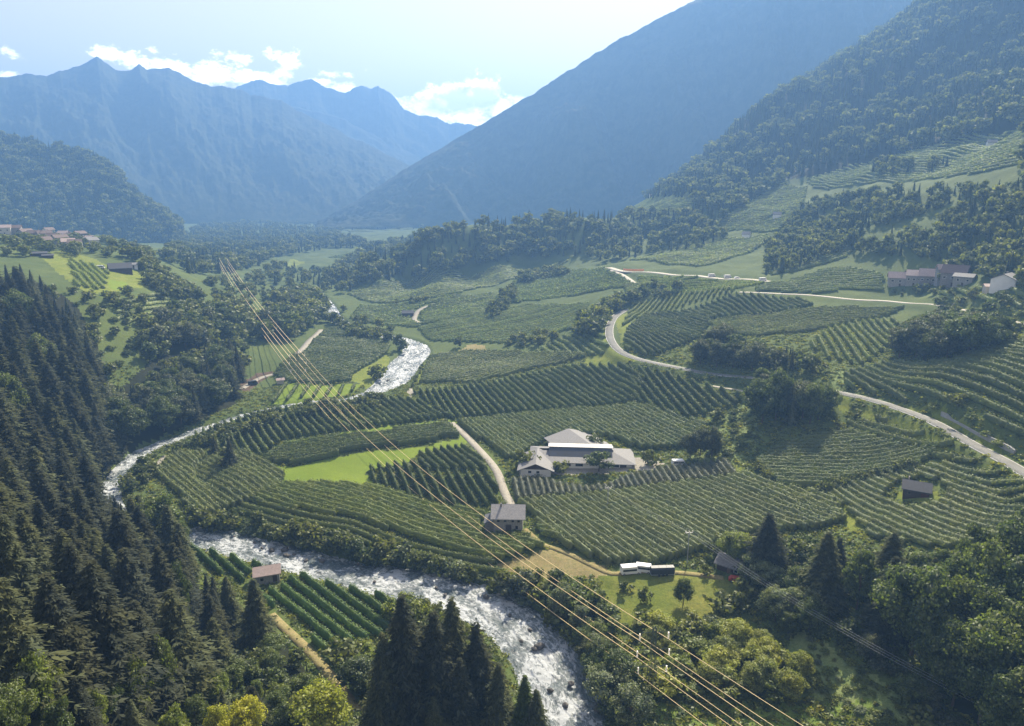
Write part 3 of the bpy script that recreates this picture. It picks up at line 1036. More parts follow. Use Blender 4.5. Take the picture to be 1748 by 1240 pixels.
# ---------------------------------------------------------------- buildings, vehicles, masts
class MB:
    def __init__(s):
        s.V, s.F = [], []

    def add(s, v, f):
        o = len(s.V)
        s.V += [tuple(map(float, q)) for q in v]
        s.F += [tuple(o + i for i in q) for q in f]
        return s

    def box(s, x0, x1, y0, y1, z0, z1):
        return s.add([(x, y, z) for z in (z0, z1) for y in (y0, y1) for x in (x0, x1)],
                     [(0, 2, 3, 1), (4, 5, 7, 6), (0, 1, 5, 4), (2, 6, 7, 3), (0, 4, 6, 2), (1, 3, 7, 5)])

    def slab(s, quad, th):
        """a thick plate under four corners given counter-clockwise from above"""
        return s.add(list(quad) + [(x, y, z - th) for x, y, z in quad],
                     [(0, 1, 2, 3), (7, 6, 5, 4), (0, 4, 5, 1), (1, 5, 6, 2), (2, 6, 7, 3), (3, 7, 4, 0)])

    def bar(s, p, q, r, n=5):
        p, q = np.array(p, float), np.array(q, float)
        d = (q - p) / (np.linalg.norm(q - p) + 1e-9)
        u = np.cross(d, (0, 0, 1) if abs(d[2]) < .9 else (1, 0, 0))
        u /= np.linalg.norm(u)
        w = np.cross(d, u)
        v = [c + r * (math.cos(2 * math.pi * k / n) * u + math.sin(2 * math.pi * k / n) * w) for c in (p, q) for k in range(n)]
        return s.add(v, [(k, (k + 1) % n, n + (k + 1) % n, n + k) for k in range(n)] + [tuple(range(n))[::-1], tuple(range(n, 2 * n))])

    def build(s, name, mat, parent=None, label=None):
        me = bpy.data.meshes.new(name)
        me.from_pydata(s.V, [], s.F)
        me.materials.append(M[mat])
        me.update()
        o = obj(name, me, parent)
        if label:
            o['label'] = label
        return o


def root(name, label, cat, p, rot=0., group=None):
    o = obj(name, None, None, tuple(p))
    o.empty_display_size = .1
    o.rotation_euler = (0, 0, rot)
    return tag(o, label, cat, group)


def gable(par, L, W, H, rise, wall, roof, over=.7, dx=0., dy=0., axis='x', down=2.5, roof_name='roof', th=.28, wall_name='wall'):
    """gabled block centred on (dx, dy): ridge along axis"""
    def t(x, y, z):
        return (dx + x, dy + y, z) if axis == 'x' else (dx - y, dy + x, z)
    a, b = L / 2, W / 2
    w = MB().add([t(*q) for q in [(-a, -b, -down), (a, -b, -down), (a, b, -down), (-a, b, -down), (-a, -b, H), (a, -b, H), (a, b, H), (-a, b, H), (-a, 0, H + rise), (a, 0, H + rise)]],
                 [(0, 1, 5, 4), (2, 3, 7, 6), (1, 2, 6, 9, 5), (3, 0, 4, 8, 7), (3, 2, 1, 0)])
    wo = w.build(wall_name, wall, par)
    k = rise / b
    e = .12
    A, B = a + over, b + over
    ze, zr = H - over * k + e, H + rise + e
    r = MB().slab([t(-A, -B, ze), t(A, -B, ze), t(A, .02, zr), t(-A, .02, zr)], -th).slab([t(A, B, ze), t(-A, B, ze), t(-A, -.02, zr), t(A, -.02, zr)], -th)
    ro = r.build(roof_name, roof, par)
    return wo, ro


def window(par, face, u, z, w, h, half, name='window', glass='glass', frame='trim'):
    """window on face 'f' (-y), 'b' (+y), 'l' (-x), 'r' (+x); u along the face, half = distance of that face from the origin"""
    def bx(mb, w_, h_, d0, d1):
        if face in 'fb':
            s = -1 if face == 'f' else 1
            y0, y1 = sorted((s * (half + d0), s * (half + d1)))
            return mb.box(u - w_ / 2, u + w_ / 2, y0, y1, z - h_ / 2, z + h_ / 2)
        s = -1 if face == 'l' else 1
        x0, x1 = sorted((s * (half + d0), s * (half + d1)))
        return mb.box(x0, x1, u - w_ / 2, u + w_ / 2, z - h_ / 2, z + h_ / 2)
    f = bx(MB(), w + .24, h + .24, -.05, .05).build(name, frame, par)
    bx(MB(), w, h, -.02, .08).build('pane', glass, f)
    return f


def base(px, py, back=0.):
    p = at(px, py)
    while p is None:
        py += 4
        p = at(px, py)
    n = p[:2] / np.hypot(*p[:2])
    q = p[:2] + n * back
    return np.array((q[0], q[1], p[2])), math.atan2(p[0], p[1])


def keep(p, r):
    KEEP.append((p[0], p[1], r))


# big packing house with yard
p, az = base(992, 804, 10)
keep(p, 25)
keep(at(912, 798), 7)
keep(at(1095, 798), 7)
keep(at(975, 772), 12)
pk = root('packing_house', 'long white packing house with grey roofs, dark roof panels and a gabled hall', 'farm building', p, -az + .03)
pk.scale = (1.1, 1.05, .8)
L, W_, H = 37, 15, 3.6
MB().box(-L / 2, L / 2, -W_ / 2, W_ / 2, -2, H).build('wall', 'white', pk)
r = MB()
A, B, hr = L / 2 + 1.6, W_ / 2 + 1.4, 2.7
ze, zt = H - .1, H + hr
r.slab([(-A, -B, ze), (A, -B, ze), (A - 8, -1.2, zt), (-A + 4, -1.2, zt)], -.25)
r.slab([(A, B, ze), (-A, B, ze), (-A + 4, 1.2, zt), (A - 8, 1.2, zt)], -.25)
r.slab([(A, -B, ze), (A, B, ze), (A - 8, 1.2, zt), (A - 8, -1.2, zt)], -.25)
r.slab([(-A, B, ze), (-A, -B, ze), (-A + 4, -1.2, zt), (-A + 4, 1.2, zt)], -.25)
r.build('roof', 'roof_grey', pk)
MB().slab([(-12.5, -5.2, H + 1.45), (11.5, -5.2, H + 1.45), (11.5, -1.0, H + 5.0), (-12.5, -1.0, H + 5.0)], .2).build('roof_panel', 'panel', pk)
MB().box(-12.3, 11.3, -.85, 3.4, H + 1.6, H + 4.4).build('clerestory', 'white', pk)
MB().slab([(-12.8, -1.25, H + 5.2), (11.8, -1.25, H + 5.2), (11.8, 4.0, H + 4.6), (-12.8, 4.0, H + 4.6)], .25).build('clerestory_roof', 'trim', pk)
for u in (-10, -5.5, -1, 8, 12.5):
    window(pk, 'f', u, 2.1, 2.6, 1.3, W_ / 2, frame='concrete')
MB().box(14.2, 16.6, -W_ / 2 - .07, -W_ / 2 + .04, -.4, 2.9).build('door', 'wood_dark', pk)
MB().box(-7.8, -5.0, -W_ / 2 - .07, -W_ / 2 + .04, -.4, 1.1).build('door', 'panel', pk)
MB().box(L / 2 + .3, L / 2 + 4.2, -4.5, -4.2, -1.5, 1.7).build('yard_wall', 'cream', pk)
wg = obj('wing', None, pk, (-17.0, -8.2, 0))
wg.empty_display_size = .1
gable(wg, 15, 11, 3.4, 3.1, 'white', 'roof_grey', 1.3, axis='y')
for u in (-2.2, .8):
    window(wg, 'f', u, 1.9, 1.1, 1.2, 7.5, frame='trim')
MB().box(-5.6, 5.6, -7.53, -7.38, 3.3, 3.75).build('gable_beam', 'wood_dark', wg)
MB().add([(-5.4, -7.56, 3.8), (5.4, -7.56, 3.8), (0, -7.56, 6.5), (-5.4, -7.42, 3.8), (5.4, -7.42, 3.8), (0, -7.42, 6.5)],
         [(0, 1, 2), (5, 4, 3), (0, 3, 4, 1), (1, 4, 5, 2), (2, 5, 3, 0)]).build('gable_boarding', 'wood_dark', wg)
hl = obj('hall', None, pk, (-1.0, 15, 0))
hl.rotation_euler = (0, 0, .42)
hl.empty_display_size = .1
gable(hl, 18, 20, 3.6, 3.6, 'cream', 'roof_grey', 1.0, axis='y')
MB().add([(-9.7, -9.06, 3.7), (9.7, -9.06, 3.7), (0, -9.06, 7.0), (-9.7, -8.95, 3.7), (9.7, -8.95, 3.7), (0, -8.95, 7.0)],
         [(0, 1, 2), (5, 4, 3), (0, 3, 4, 1), (1, 4, 5, 2), (2, 5, 3, 0)]).build('gable_boarding', 'wood_dark', hl)
MB().slab([(11.1, -10.12, 3.5), (11.1, -10.02, 3.5), (0, -10.02, 7.55), (0, -10.12, 7.55)], .3).build('painted_sunlit_edge', 'trim', hl)  # pale strip on one rake: sunlit roof edge put in as colour

# farmhouse below the dark rows
p, az = base(868, 905, 4)
keep(p, 10)
fh = root('farmhouse', 'stone farmhouse with a broad light grey roof, beside the farm road', 'house', p, -az - .04)
fh.scale = (.84, .9, .95)
gable(fh, 12.0, 9.5, 5.2, 2.7, 'stone', 'roof_stone', 1.2)
MB().box(-6.08, -5.95, -4.6, 4.6, 2.7, 5.3).build('gable_boarding', 'wood_dark', fh)
MB().box(6.0, 6.12, -4.7, 2.6, -1, 4.9).build('painted_sunlit_end', 'white', fh)  # white plate paints sunlight onto the stone end of the house
MB().box(-1.0, 1.4, -4.85, -4.7, -.6, 2.3).build('door', 'wood_dark', fh)
for u, z in ((-4, 3.9), (-1.2, 3.9), (2.0, 3.9), (4.4, 3.9), (3.6, 1.2)):
    window(fh, 'f', u, z, .9, 1.1, 4.75, frame='wood')
MB().box(-3.4, -2.7, -1.2, -.5, 6.2, 9.0).build('chimney', 'stone_dark', fh)
MB().box(-9.6, -6.0, -3.6, 3.0, -2, 2.4).build('lean_to', 'stone_dark', fh)
MB().slab([(-10.2, -4.2, 2.4), (-6.0, -4.2, 3.3), (-6.0, 3.6, 3.3), (-10.2, 3.6, 2.4)], .2).build('lean_to_roof', 'roof_dark', fh)

# dark hut in the field
p, az = base(1562, 851, 3)
keep(p, 8.5)
hu = root('field_hut', 'dark timber hut with a slate roof in a small clearing of the sloping orchard', 'hut', p, -az + .05)
hu.scale = (.82, .9, .95)
gable(hu, 9.0, 6.2, 3.0, 1.9, 'wood_dark', 'roof_dark', .8)
MB().box(1.6, 4.3, -3.26, -3.08, .0, 2.2).build('door', 'door_red', hu, 'dull dark red sliding door')
window(hu, 'f', -2.4, 1.6, .9, .9, 3.1, frame='wood')
MB().box(-3.1, -2.7, 1.6, 2.0, 3.5, 5.9).build('chimney', 'cream', hu)

# stone shed by the lower orchard
p, az = base(458, 999, 3)
keep(p, 7)
sh = root('stone_shed', 'small stone shed with a pinkish grey roof among the lower orchard rows', 'shed', p, -az - .05)
gable(sh, 7.2, 5.0, 3.3, 1.5, 'stone', 'roof_pink', .6)
MB().box(1.6, 2.9, -2.62, -2.48, .6, 3.0).build('door', 'wood_dark', sh)
window(sh, 'f', -1.6, 1.9, .9, .9, 2.5, frame='concrete')

# cabin at the pasture edge
p, az = base(1249, 979, 3)
keep(p, 7)
cb_ = root('cabin', 'low cabin with a blue-grey roof in the shade of the tall spruce', 'cabin', p, -az - .3)
gable(cb_, 7.5, 6.5, 2.3, 1.6, 'wood_dark', 'roof_grey', .8)
MB().box(-.5, .6, -3.34, -3.2, -.3, 1.9).build('door', 'wood', cb_)
window(cb_, 'f', 2.2, 1.3, 1.0, .9, 3.25, frame='trim')


def house(px, py, L, W, H, rise, rot, wall, roof, label, name='house', cat='house', group=None, wins=2, chim=True, down=3., kr=None):
    p, az = base(px, py, W / 2)
    keep(p, kr or max(L, W) * .75)
    h = root(name, label, cat, p, -az + rot, group)
    gable(h, L, W, H, rise, wall, roof, .6, down=down)
    for k in range(wins):
        u = -L / 2 + L * (k + .5) / wins
        window(h, 'f', u, H * .62, L * .09 + .3, 1.1, W / 2, frame='trim' if wall != 'white' else 'wood')
    if wins:
        MB().box(-.5, .5, -W / 2 - .08, -W / 2 + .03, -.5, 1.7).build('door', 'wood_dark', h)
    if chim:
        MB().box(L * .2, L * .2 + .8, .5, 1.3, H + rise * .4, H + rise + 1.0).build('chimney', 'stone_dark', h)
    return h


# old farmstead on the right-hand terrace
house(1534, 489, 13, 8, 5.5, 3.2, .12, 'stone', 'roof_pink', 'old stone house with a low pinkish roof at the outer end of the terrace farmstead', wins=3)
house(1560, 488, 9, 8, 6.5, 3.0, -.1, 'stone', 'roof_pink', 'tall stone house in the middle of the terrace farmstead', wins=3)
house(1586, 489, 12, 9, 6.5, 3.8, .05, 'stone_dark', 'roof_pink', 'widest stone house of the terrace farmstead, beside its tower', wins=4)
house(1603, 487, 4.5, 4.5, 10, 2.4, .4, 'stone', 'roof_pink', 'slender square stone tower of the terrace farmstead', name='tower_house', wins=1, chim=False)
house(1628, 488, 13, 9, 7.5, 4.2, -.25, 'stone_dark', 'roof_brown', 'large stone barn-like house at the inner end of the terrace farmstead', wins=3)
house(1645, 488, 10, 6, 5, 1.6, -.3, 'stone', 'roof_grey', 'low stone annex leaning against the large house of the terrace farmstead', wins=2, chim=False)
house(1716, 493, 13, 11, 4.6, 2.6, 1.35, 'white', 'roof_grey', 'white house with a bright roof edge above the hillside road', wins=3)
house(1692, 497, 7, 5, 2.2, 1.0, .3, 'cream', 'roof_pink', 'low pinkish shed beside the white house above the hillside road', name='shed', cat='shed', wins=0, chim=False)

# hill village
VL = [(4, 388, 11, 'cream', 'roof_brown'), (18, 384, 12, 'cream', 'roof_pink'), (33, 391, 10, 'white', 'roof_brown'), (48, 386, 12, 'white', 'roof_pink'), (58, 393, 11, 'white', 'roof_brown'),
      (72, 398, 11, 'cream', 'roof_pink'), (84, 401, 10, 'cream', 'roof_brown'), (10, 400, 11, 'cream', 'roof_pink'), (28, 402, 11, 'stone', 'roof_brown'), (45, 405, 12, 'stone', 'roof_brown'),
      (62, 410, 13, 'stone_dark', 'roof_brown'), (78, 412, 12, 'stone', 'roof_brown'), (72, 421, 15, 'stone_dark', 'roof_brown'), (92, 415, 11, 'stone', 'roof_brown'), (104, 420, 12, 'stone', 'roof_brown'),
      (118, 424, 10, 'cream', 'roof_pink'), (126, 413, 12, 'stone_dark', 'roof_brown'), (138, 411, 11, 'stone_dark', 'roof_brown'), (150, 416, 12, 'cream', 'roof_pink'), (130, 428, 10, 'stone', 'roof_brown'), (158, 424, 10, 'cream', 'roof_grey'), (110, 408, 10, 'stone', 'roof_pink')]
for k, (x, y, L, wm, rm) in enumerate(VL):
    house(x, y, L, 8.5, 5.5 + (k % 3), 2.6, .6 * math.sin(k * 2.3), wm, rm, 'village house crowded on the hill brow, with a brown or pink tiled roof', group='houses of the hill village', kr=6)
house(206, 466, 15, 9, 3.4, 3.4, .1, 'wood_dark', 'roof_dark', 'big dark barn standing alone on the meadow below the hill village', name='barn', cat='barn', wins=0, chim=False)
house(66, 438, 11, 5, 2.2, 1.0, .05, 'wood_dark', 'roof_dark', 'long low dark shed at the top of the hill meadow', name='shed', cat='shed', wins=0, chim=False)
house(82, 441, 7, 4, 1.9, .8, .05, 'wood_dark', 'roof_dark', 'short low dark shed next to the longer one on the hill meadow', name='shed', cat='shed', wins=0, chim=False)
house(227, 459, 6, 5, 3, 1.2, .2, 'white', 'roof_grey', 'tiny white outbuilding behind the big dark barn', name='outbuilding', cat='shed', wins=1, chim=False)
house(570, 405 + 2, 10, 7, 3.5, 1.8, .2, 'wood_dark', 'roof_dark', 'small lone hut in the far valley meadows', name='hut', cat='hut', wins=0, chim=False)
house(697, 541, 10, 6, 3.2, 1.8, -.1, 'wood_dark', 'roof_dark', 'small dark hut beside the curved field track', name='hut', cat='hut', wins=0, chim=False)
house(479, 656, 4, 3, 2.4, .8, .1, 'cream', 'roof_pink', 'tiny orange-roofed pump house by the lane across the river', name='pump_house', cat='hut', wins=0, chim=False)
for x, y, l in [(700, 397 - 22, 'pale house at the outer end of the far village'), (727, 374, 'white house with a red roof in the far village'), (760, 376, 'pinkish house in the middle of the far village'), (785, 375, 'white house standing apart in the far village'),
                (560, 383, 'pale house in the distant woods by the valley floor'), (585, 380, 'second pale house in the distant woods'), (1113, 352 - 14, 'small white house on the shoulder of the hill below the big slope'), (1057, 338, 'white house at the foot of the forested slope'),
                (1326, 372, 'white house in the terraced vineyard'), (1274, 406, 'white house beside the wood at the vineyard foot'),
                (1692, 250, 'small white house on the upper meadow terrace'), (1718, 100, 'lone white house high in the forest')]:
    house(x, y, 7.5, 6, 3.4, 2.4, .3 * math.sin(x), 'white', 'roof_pink' if x % 2 else 'roof_grey', l, wins=0, chim=False, kr=7)
for k in range(14):
    x = 835 + k * 20 + 6 * math.sin(k * 5)
    q = at(x, 371 + 2.5 * math.sin(k * 1.7))
    if q is not None and q[1] > 1200:
        house(x, 371 + 2.5 * math.sin(k * 1.7), 13, 10, 6, 3, .4 * math.sin(k * 3), ('white', 'cream')[k % 2], 'roof_pink', 'pale house of the far valley village half hidden by the ridge', group='houses of the far valley village', wins=0, chim=False)

# retaining wall along the main road
Rm = ROADS[0][1]
sel = [i for i in range(len(Rm)) if 1575 < project(*Rm[i, :3])[0] < 1705]
S = Rm[sel]
T = np.gradient(S[:, :2], axis=0)
T /= np.linalg.norm(T, axis=1)[:, None]
N = np.c_[T[:, 1], -T[:, 0]]
up = N if zat(*(S[len(S) // 2, :2] + N[len(S) // 2] * 9)) > zat(*(S[len(S) // 2, :2] - N[len(S) // 2] * 9)) else -N
mb = MB()
nS = len(S)
hw_ = 2.6 + .5 * np.sign(np.sin(np.arange(nS) * .5))
a = [(S[i, 0] + up[i, 0] * 5.0, S[i, 1] + up[i, 1] * 5.0) for i in range(nS)]
b = [(S[i, 0] + up[i, 0] * 5.7, S[i, 1] + up[i, 1] * 5.7) for i in range(nS)]
V = []
for i in range(nS):
    V += [(*a[i], S[i, 2] - 1), (*a[i], S[i, 2] + hw_[i]), (*b[i], S[i, 2] + hw_[i]), (*b[i], S[i, 2] - 1)]
F = [(4 * i + k, 4 * i + 4 + k, 4 * i + 4 + (k + 1) % 4, 4 * i + (k + 1) % 4) for i in range(nS - 1) for k in range(4)] + [(0, 1, 2, 3), (4 * nS - 1, 4 * nS - 2, 4 * nS - 3, 4 * nS - 4)]
tag(mb.add(V, F).build('retaining_wall', 'concrete'), 'long grey stone retaining wall on the uphill side of the main road', 'wall')

# coloured barrier along the valley road
Rv = [r for r in ROADS if r[0] == 'valley_road'][0][1]
sel = [i for i in range(len(Rv)) if 1064 < project(*Rv[i, :3])[0] < 1104]
if len(sel) > 2:
    g = root('crash_barrier', 'reddish orange barrier along the bright valley road', 'barrier', (0, 0, 0))
    rail, post = MB(), MB()
    for i, j in zip(sel[:-1], sel[1:]):
        rail.box(*sorted((Rv[i, 0], Rv[j, 0] + .01)), Rv[i, 1] + 4.4, Rv[i, 1] + 4.9, Rv[i, 2] + .5, Rv[i, 2] + 2.2)
        post.box(Rv[i, 0] - .1, Rv[i, 0] + .1, Rv[i, 1] + 4.5, Rv[i, 1] + 4.8, Rv[i, 2] - .5, Rv[i, 2] + .5)
    rail.build('rail', 'orange', g)
    post.build('post', 'steel', g)


# vehicles
def vehicle(px, py, rot, kind, mat, label, name, cat, group=None):
    p = at(px, py)
    v = root(name, label, cat, (p[0], p[1], p[2] + .05), rot, group)
    L, Wd, H1, H2 = {'car': (4.3, 1.8, .85, 1.45), 'van': (5.6, 2.1, 1.2, 2.5), 'camper': (6.2, 2.3, 1.2, 2.7)}[kind]
    a, b = L / 2, Wd / 2
    cx0, cx1 = {'car': (-a + .5, a - 1.3), 'van': (-a, a - .9), 'camper': (-a, a - 1.3)}[kind]
    pr = [(-a, .35), (a - .05, .35), (a, .75), (a - .15, H1), (cx1 + .55, H1 + .05), (cx1, H2), (cx0 + .15, H2), (cx0 - (.35 if kind == 'car' else 0), H1), (-a, H1 - .05)]
    n = len(pr)
    MB().add([(x, -b, z) for x, z in pr] + [(x, b, z) for x, z in pr],
             [tuple(range(n)), tuple(range(2 * n - 1, n - 1, -1))] + [(i, n + i, n + (i + 1) % n, (i + 1) % n) for i in range(n)]).build('body', mat, v)
    for s in (-1, 1):
        y0, y1 = sorted((s * (b - .02), s * (b + .03)))
        MB().box(cx0 + .4, cx1 - .1, y0, y1, H1 + .08, min(H2 - .15, H1 + .75)).build('side_window', 'glass', v)
    MB().slab([(cx1 + .53, -b + .1, H1 + .12), (cx1 + .53, b - .1, H1 + .12), (cx1 + .08, b - .15, H2 - .06), (cx1 + .08, -b + .15, H2 - .06)], -.05).build('windscreen', 'glass', v)
    for x in (-a + .8, a - .85):
        for s in (-1, 1):
            w = MB().bar((x, s * (b - .12), .34), (x, s * (b + .06), .34), .34, 12).build('wheel', 'tyre', v)
            MB().bar((x, s * (b + .0), .34), (x, s * (b + .08), .34), .19, 10).build('rim', 'steel', w)
    for s in (-1, 1):
        MB().box(a - .12, a + .03, *sorted((s * (b - .45), s * (b - .1))), .62, .8).build('headlight', 'trim', v)
    return v


vehicle(1076, 979, .15, 'camper', 'car_white', 'white camper parked at the end of the farm road', 'camper_van', 'camper')
vehicle(1096, 976, 2.9, 'van', 'car_white', 'white van parked between the camper and the dark trailer', 'van', 'van')
vehicle(1256, 993, -.3, 'car', 'car_red', 'small red and white car in front of the shaded cabin', 'parked_car', 'car')
vehicle(1158, 795, .1, 'van', 'car_white', 'white van parked beyond the packing house yard', 'van', 'van')
vehicle(432, 657, .6, 'van', 'car_dark', 'dark van parked in the yard across the river', 'van', 'van')
vehicle(1215, 473, .1, 'van', 'car_white', 'white van on the valley road, first one after the barrier', 'van', 'van')
vehicle(1242, 475, .1, 'van', 'car_white', 'white van in the middle of the valley road line', 'van', 'van')
vehicle(1258, 476, .1, 'car', 'car_white', 'white car on the valley road between two vans', 'car', 'car')
vehicle(1302, 480, .1, 'van', 'car_white', 'white van where the valley road enters the trees', 'van', 'van')
vehicle(172, 459, .3, 'van', 'car_white', 'white van on the meadow before the dark barn', 'van', 'van')
p = at(1130, 981)
tr = root('trailer', 'long dark blue tarpaulin-covered trailer parked on the pasture edge', 'trailer', p, .06)
keep(p, 4)
keep(at(1085, 979), 6)
mb = MB()
for x0, x1 in ((-3.6, -1.2), (-1.15, 1.2), (1.25, 3.6)):
    mb.add([(x, s * y, z) for x in (x0, x1) for s, y, z in ((-1, 1.2, .7), (-1, 1.2, 2.2), (-1, .8, 2.75), (1, .8, 2.75), (1, 1.2, 2.2), (1, 1.2, .7))],
           [(0, 1, 2, 3, 4, 5), (11, 10, 9, 8, 7, 6)] + [(k, 6 + k, 6 + (k + 1) % 6, (k + 1) % 6) for k in range(6)])
mb.build('tarpaulin', 'car_dark', tr)
MB().box(-3.7, 3.7, -1.15, 1.15, .45, .68).bar((3.7, 0, .55), (5.2, 0, .5), .07).build('chassis', 'steel', tr)
for x in (-1.2, 0, 1.2):
    for s in (-1, 1):
        MB().bar((x, s * 1.0, .38), (x, s * 1.2, .38), .38, 12).build('wheel', 'tyre', tr)


# high-voltage line: slim green lattice masts, six cables
def mast(px, py, ytop, wid, line, label):
    p = at(px, py)
    hh = np.linspace(5, 60, 800)
    H = float(hh[int(np.argmin(np.abs(project(p[0], p[1], p[2] + hh)[1] - ytop)))])
    t = root('power_mast', label, 'power mast', p, line)
    legs, br = MB(), MB()
    w0, w1 = 1.6, .35
    zz = np.linspace(-1, H + 1.5, 11)
    ws = np.interp(zz, [-1, H * .55, H + 1.5], [w0, .6, w1])
    for sx_, sy_ in ((-1, -1), (1, -1), (1, 1), (-1, 1)):
        for i in range(10):
            legs.bar((sx_ * ws[i], sy_ * ws[i], zz[i]), (sx_ * ws[i + 1], sy_ * ws[i + 1], zz[i + 1]), .07, 4)
    cs = [(-1, -1), (1, -1), (1, 1), (-1, 1)]
    for i in range(10):
        for k in range(4):
            a, b = cs[k], cs[(k + 1) % 4]
            br.bar((a[0] * ws[i], a[1] * ws[i], zz[i]), (b[0] * ws[i + 1], b[1] * ws[i + 1], zz[i + 1]), .04, 4)
            br.bar((b[0] * ws[i], b[1] * ws[i], zz[i]), (a[0] * ws[i + 1], a[1] * ws[i + 1], zz[i + 1]), .04, 4)
    legs.build('leg_frame', 'steel_green', t)
    br.build('bracing', 'steel_green', t)
    ends = []
    ca, sa = math.cos(line), math.sin(line)
    for k, (dz, wk) in enumerate(((0, wid), (-4.6, wid * 1.12), (-9.2, wid))):
        z = H + dz
        a = MB()
        for s in (-1, 1):
            a.bar((0, .2, z), (s * wk, 0, z), .06, 4).bar((0, -.2, z), (s * wk, 0, z), .06, 4).bar((0, 0, z + 1.1), (s * wk, 0, z), .05, 4)
        a.build('cross_arm', 'steel_green', t)
        for s in (-1, 1):
            ins = MB()
            for q in range(9):
                ins.bar((s * wk, 0, z - .2 - q * .2), (s * wk, 0, z - .33 - q * .2), .17 if q % 2 == 0 else .12, 8)
            ins.build('insulator', 'insul', t)
            ends.append(np.array((p[0] + ca * s * wk, p[1] + sa * s * wk, p[2] + z - 2.0)))
    return ends


def cable(p, q, sag, r, mat, label, group, name='power_cable', n=40):
    mb_v, F = [], []
    pts_ = [p + (q - p) * t - np.array((0, 0, 4 * sag * t * (1 - t))) for t in np.linspace(0, 1, n)]
    V = []
    d = (q - p) / np.linalg.norm(q - p)
    u = np.cross(d, (0, 0, 1))
    u /= np.linalg.norm(u)
    w = np.cross(u, d)
    for c in pts_:
        V += [c + r * (math.cos(k * math.pi * .4) * u + math.sin(k * math.pi * .4) * w) for k in range(5)]
    F = [(i * 5 + k, i * 5 + (k + 1) % 5, i * 5 + 5 + (k + 1) % 5, i * 5 + 5 + k) for i in range(n - 1) for k in range(5)]
    o = obj(name, mesh_np(name, np.array(V), [np.array(F)], [M[mat]], smooth=True))
    tag(o, label, 'cable', group)


EA = mast(1111, 1190, 1080, 3.5, .1, 'slim green lattice mast with pale insulators rising from the thicket near the rapids')
EC = mast(512, 668, 604, 4.2, .25, 'slim green lattice mast standing in the orchards across the river')
EE = mast(384, 470, 440, 4.0, .2, 'far lattice mast on the slope where the river leaves the view')
pa = at(1112, 1190)
for k in range(6):
    e = EA[k]
    f = np.array((e[0] + 66 + 2 * (k % 2), e[1] - 98, e[2] + 7))
    cable(e, e + (f - e) * 1.0, 1.2, .06, 'wire', 'power cable coloured as gold sun glint, running from the near mast out of the bottom corner', 'cables leaving the near mast toward the bottom edge')
    cable(EC[k], e, 9.5, .08, 'wire', 'long power cable coloured as gold sun glint, sagging over the orchards and rapids', 'cables over the orchards between two masts')
    cable(EE[k], EC[k], 4, .15, 'wire', 'distant power cable coloured as gold sun glint, climbing the slope across the river', 'cables on the far slope')


def pole(px, py, ytop, label):
    p = at(px, py)
    hh = np.linspace(3, 30, 400)
    H = float(hh[int(np.argmin(np.abs(project(p[0], p[1], p[2] + hh)[1] - ytop)))])
    t = root('utility_pole', label, 'utility pole', p, .15)
    MB().bar((0, 0, -.5), (0, 0, H), .14, 7).build('post', 'steel', t)
    MB().box(-1.3, 1.3, -.07, .07, H - .35, H - .2).bar((-1.2, 0, H - .3), (0, 0, H - 1.1), .05, 4).bar((1.2, 0, H - .3), (0, 0, H - 1.1), .05, 4).build('cross_arm', 'trim', t)
    es = []
    for x in (-1.15, 0, 1.15):
        MB().bar((x, 0, H - .2), (x, 0, H + .3), .12, 7).build('insulator', 'insul', t)
        es.append(np.array((p[0] + x, p[1], p[2] + H + .3)))
    return es


P1 = pole(1037, 870, 832, 'grey pole with a short cross arm in the middle of the largest orchard block')
P2 = pole(1173, 962, 908, 'grey pole with a short cross arm at the lower edge of the largest orchard block')
for k in range(3):
    cable(P1[k], P2[k], 1.2, .02, 'wire_grey', 'thin grey line between the two field poles', 'lines between the field poles', 'overhead_line')
    q = P2[k] + (np.array(p3(1760, 1262, 22.)) * 0 + np.array((0, 0, 0)))
    a_, r_, z_ = p3(1790, 1262, 20. + .4 * k)
    e = np.array((r_ * math.sin(a_) + 1.2 * k, r_ * math.cos(a_), z_))
    cable(P2[k], e, 3.0, .022, 'wire_grey', 'thin grey line running from the lower field pole across the dark wood', 'lines across the lower wood', 'overhead_line', 50)

# boulders in the rapids
g = np.random.default_rng(8)
rk = [(465, 948, 1.7), (487, 947, 1.9), (490, 957, 1.6), (503, 955, 1.0), (550, 967, 1.7), (523, 966, 1.1), (435, 935, 1.0), (448, 944, .9), (612, 972, 1.0), (640, 1002, .8), (830, 1028, 1.6), (920, 1113, 1.9),
      (912, 1118, 1.2), (870, 1060, 1.0), (905, 1085, 1.0), (958, 1152, 1.0), (975, 1178, 1.3), (1010, 1205, 1.5), (940, 1190, 1.1), (1000, 1225, 1.4), (965, 1215, 1.2), (700, 1000, .9), (760, 1025, .9), (665, 645, 1.8), (662, 655, 1.4), (678, 630, 1.2),
      (1000, 1160, 1.2), (985, 1130, 1.1), (1015, 1180, 1.5), (950, 1225, 1.3), (890, 1105, .9), (790, 1030, 1.0), (745, 1012, .8), (580, 962, .9), (400, 925, 1.0), (380, 918, .9), (1022, 1222, 1.8), (935, 1165, .9)]
ICO = None
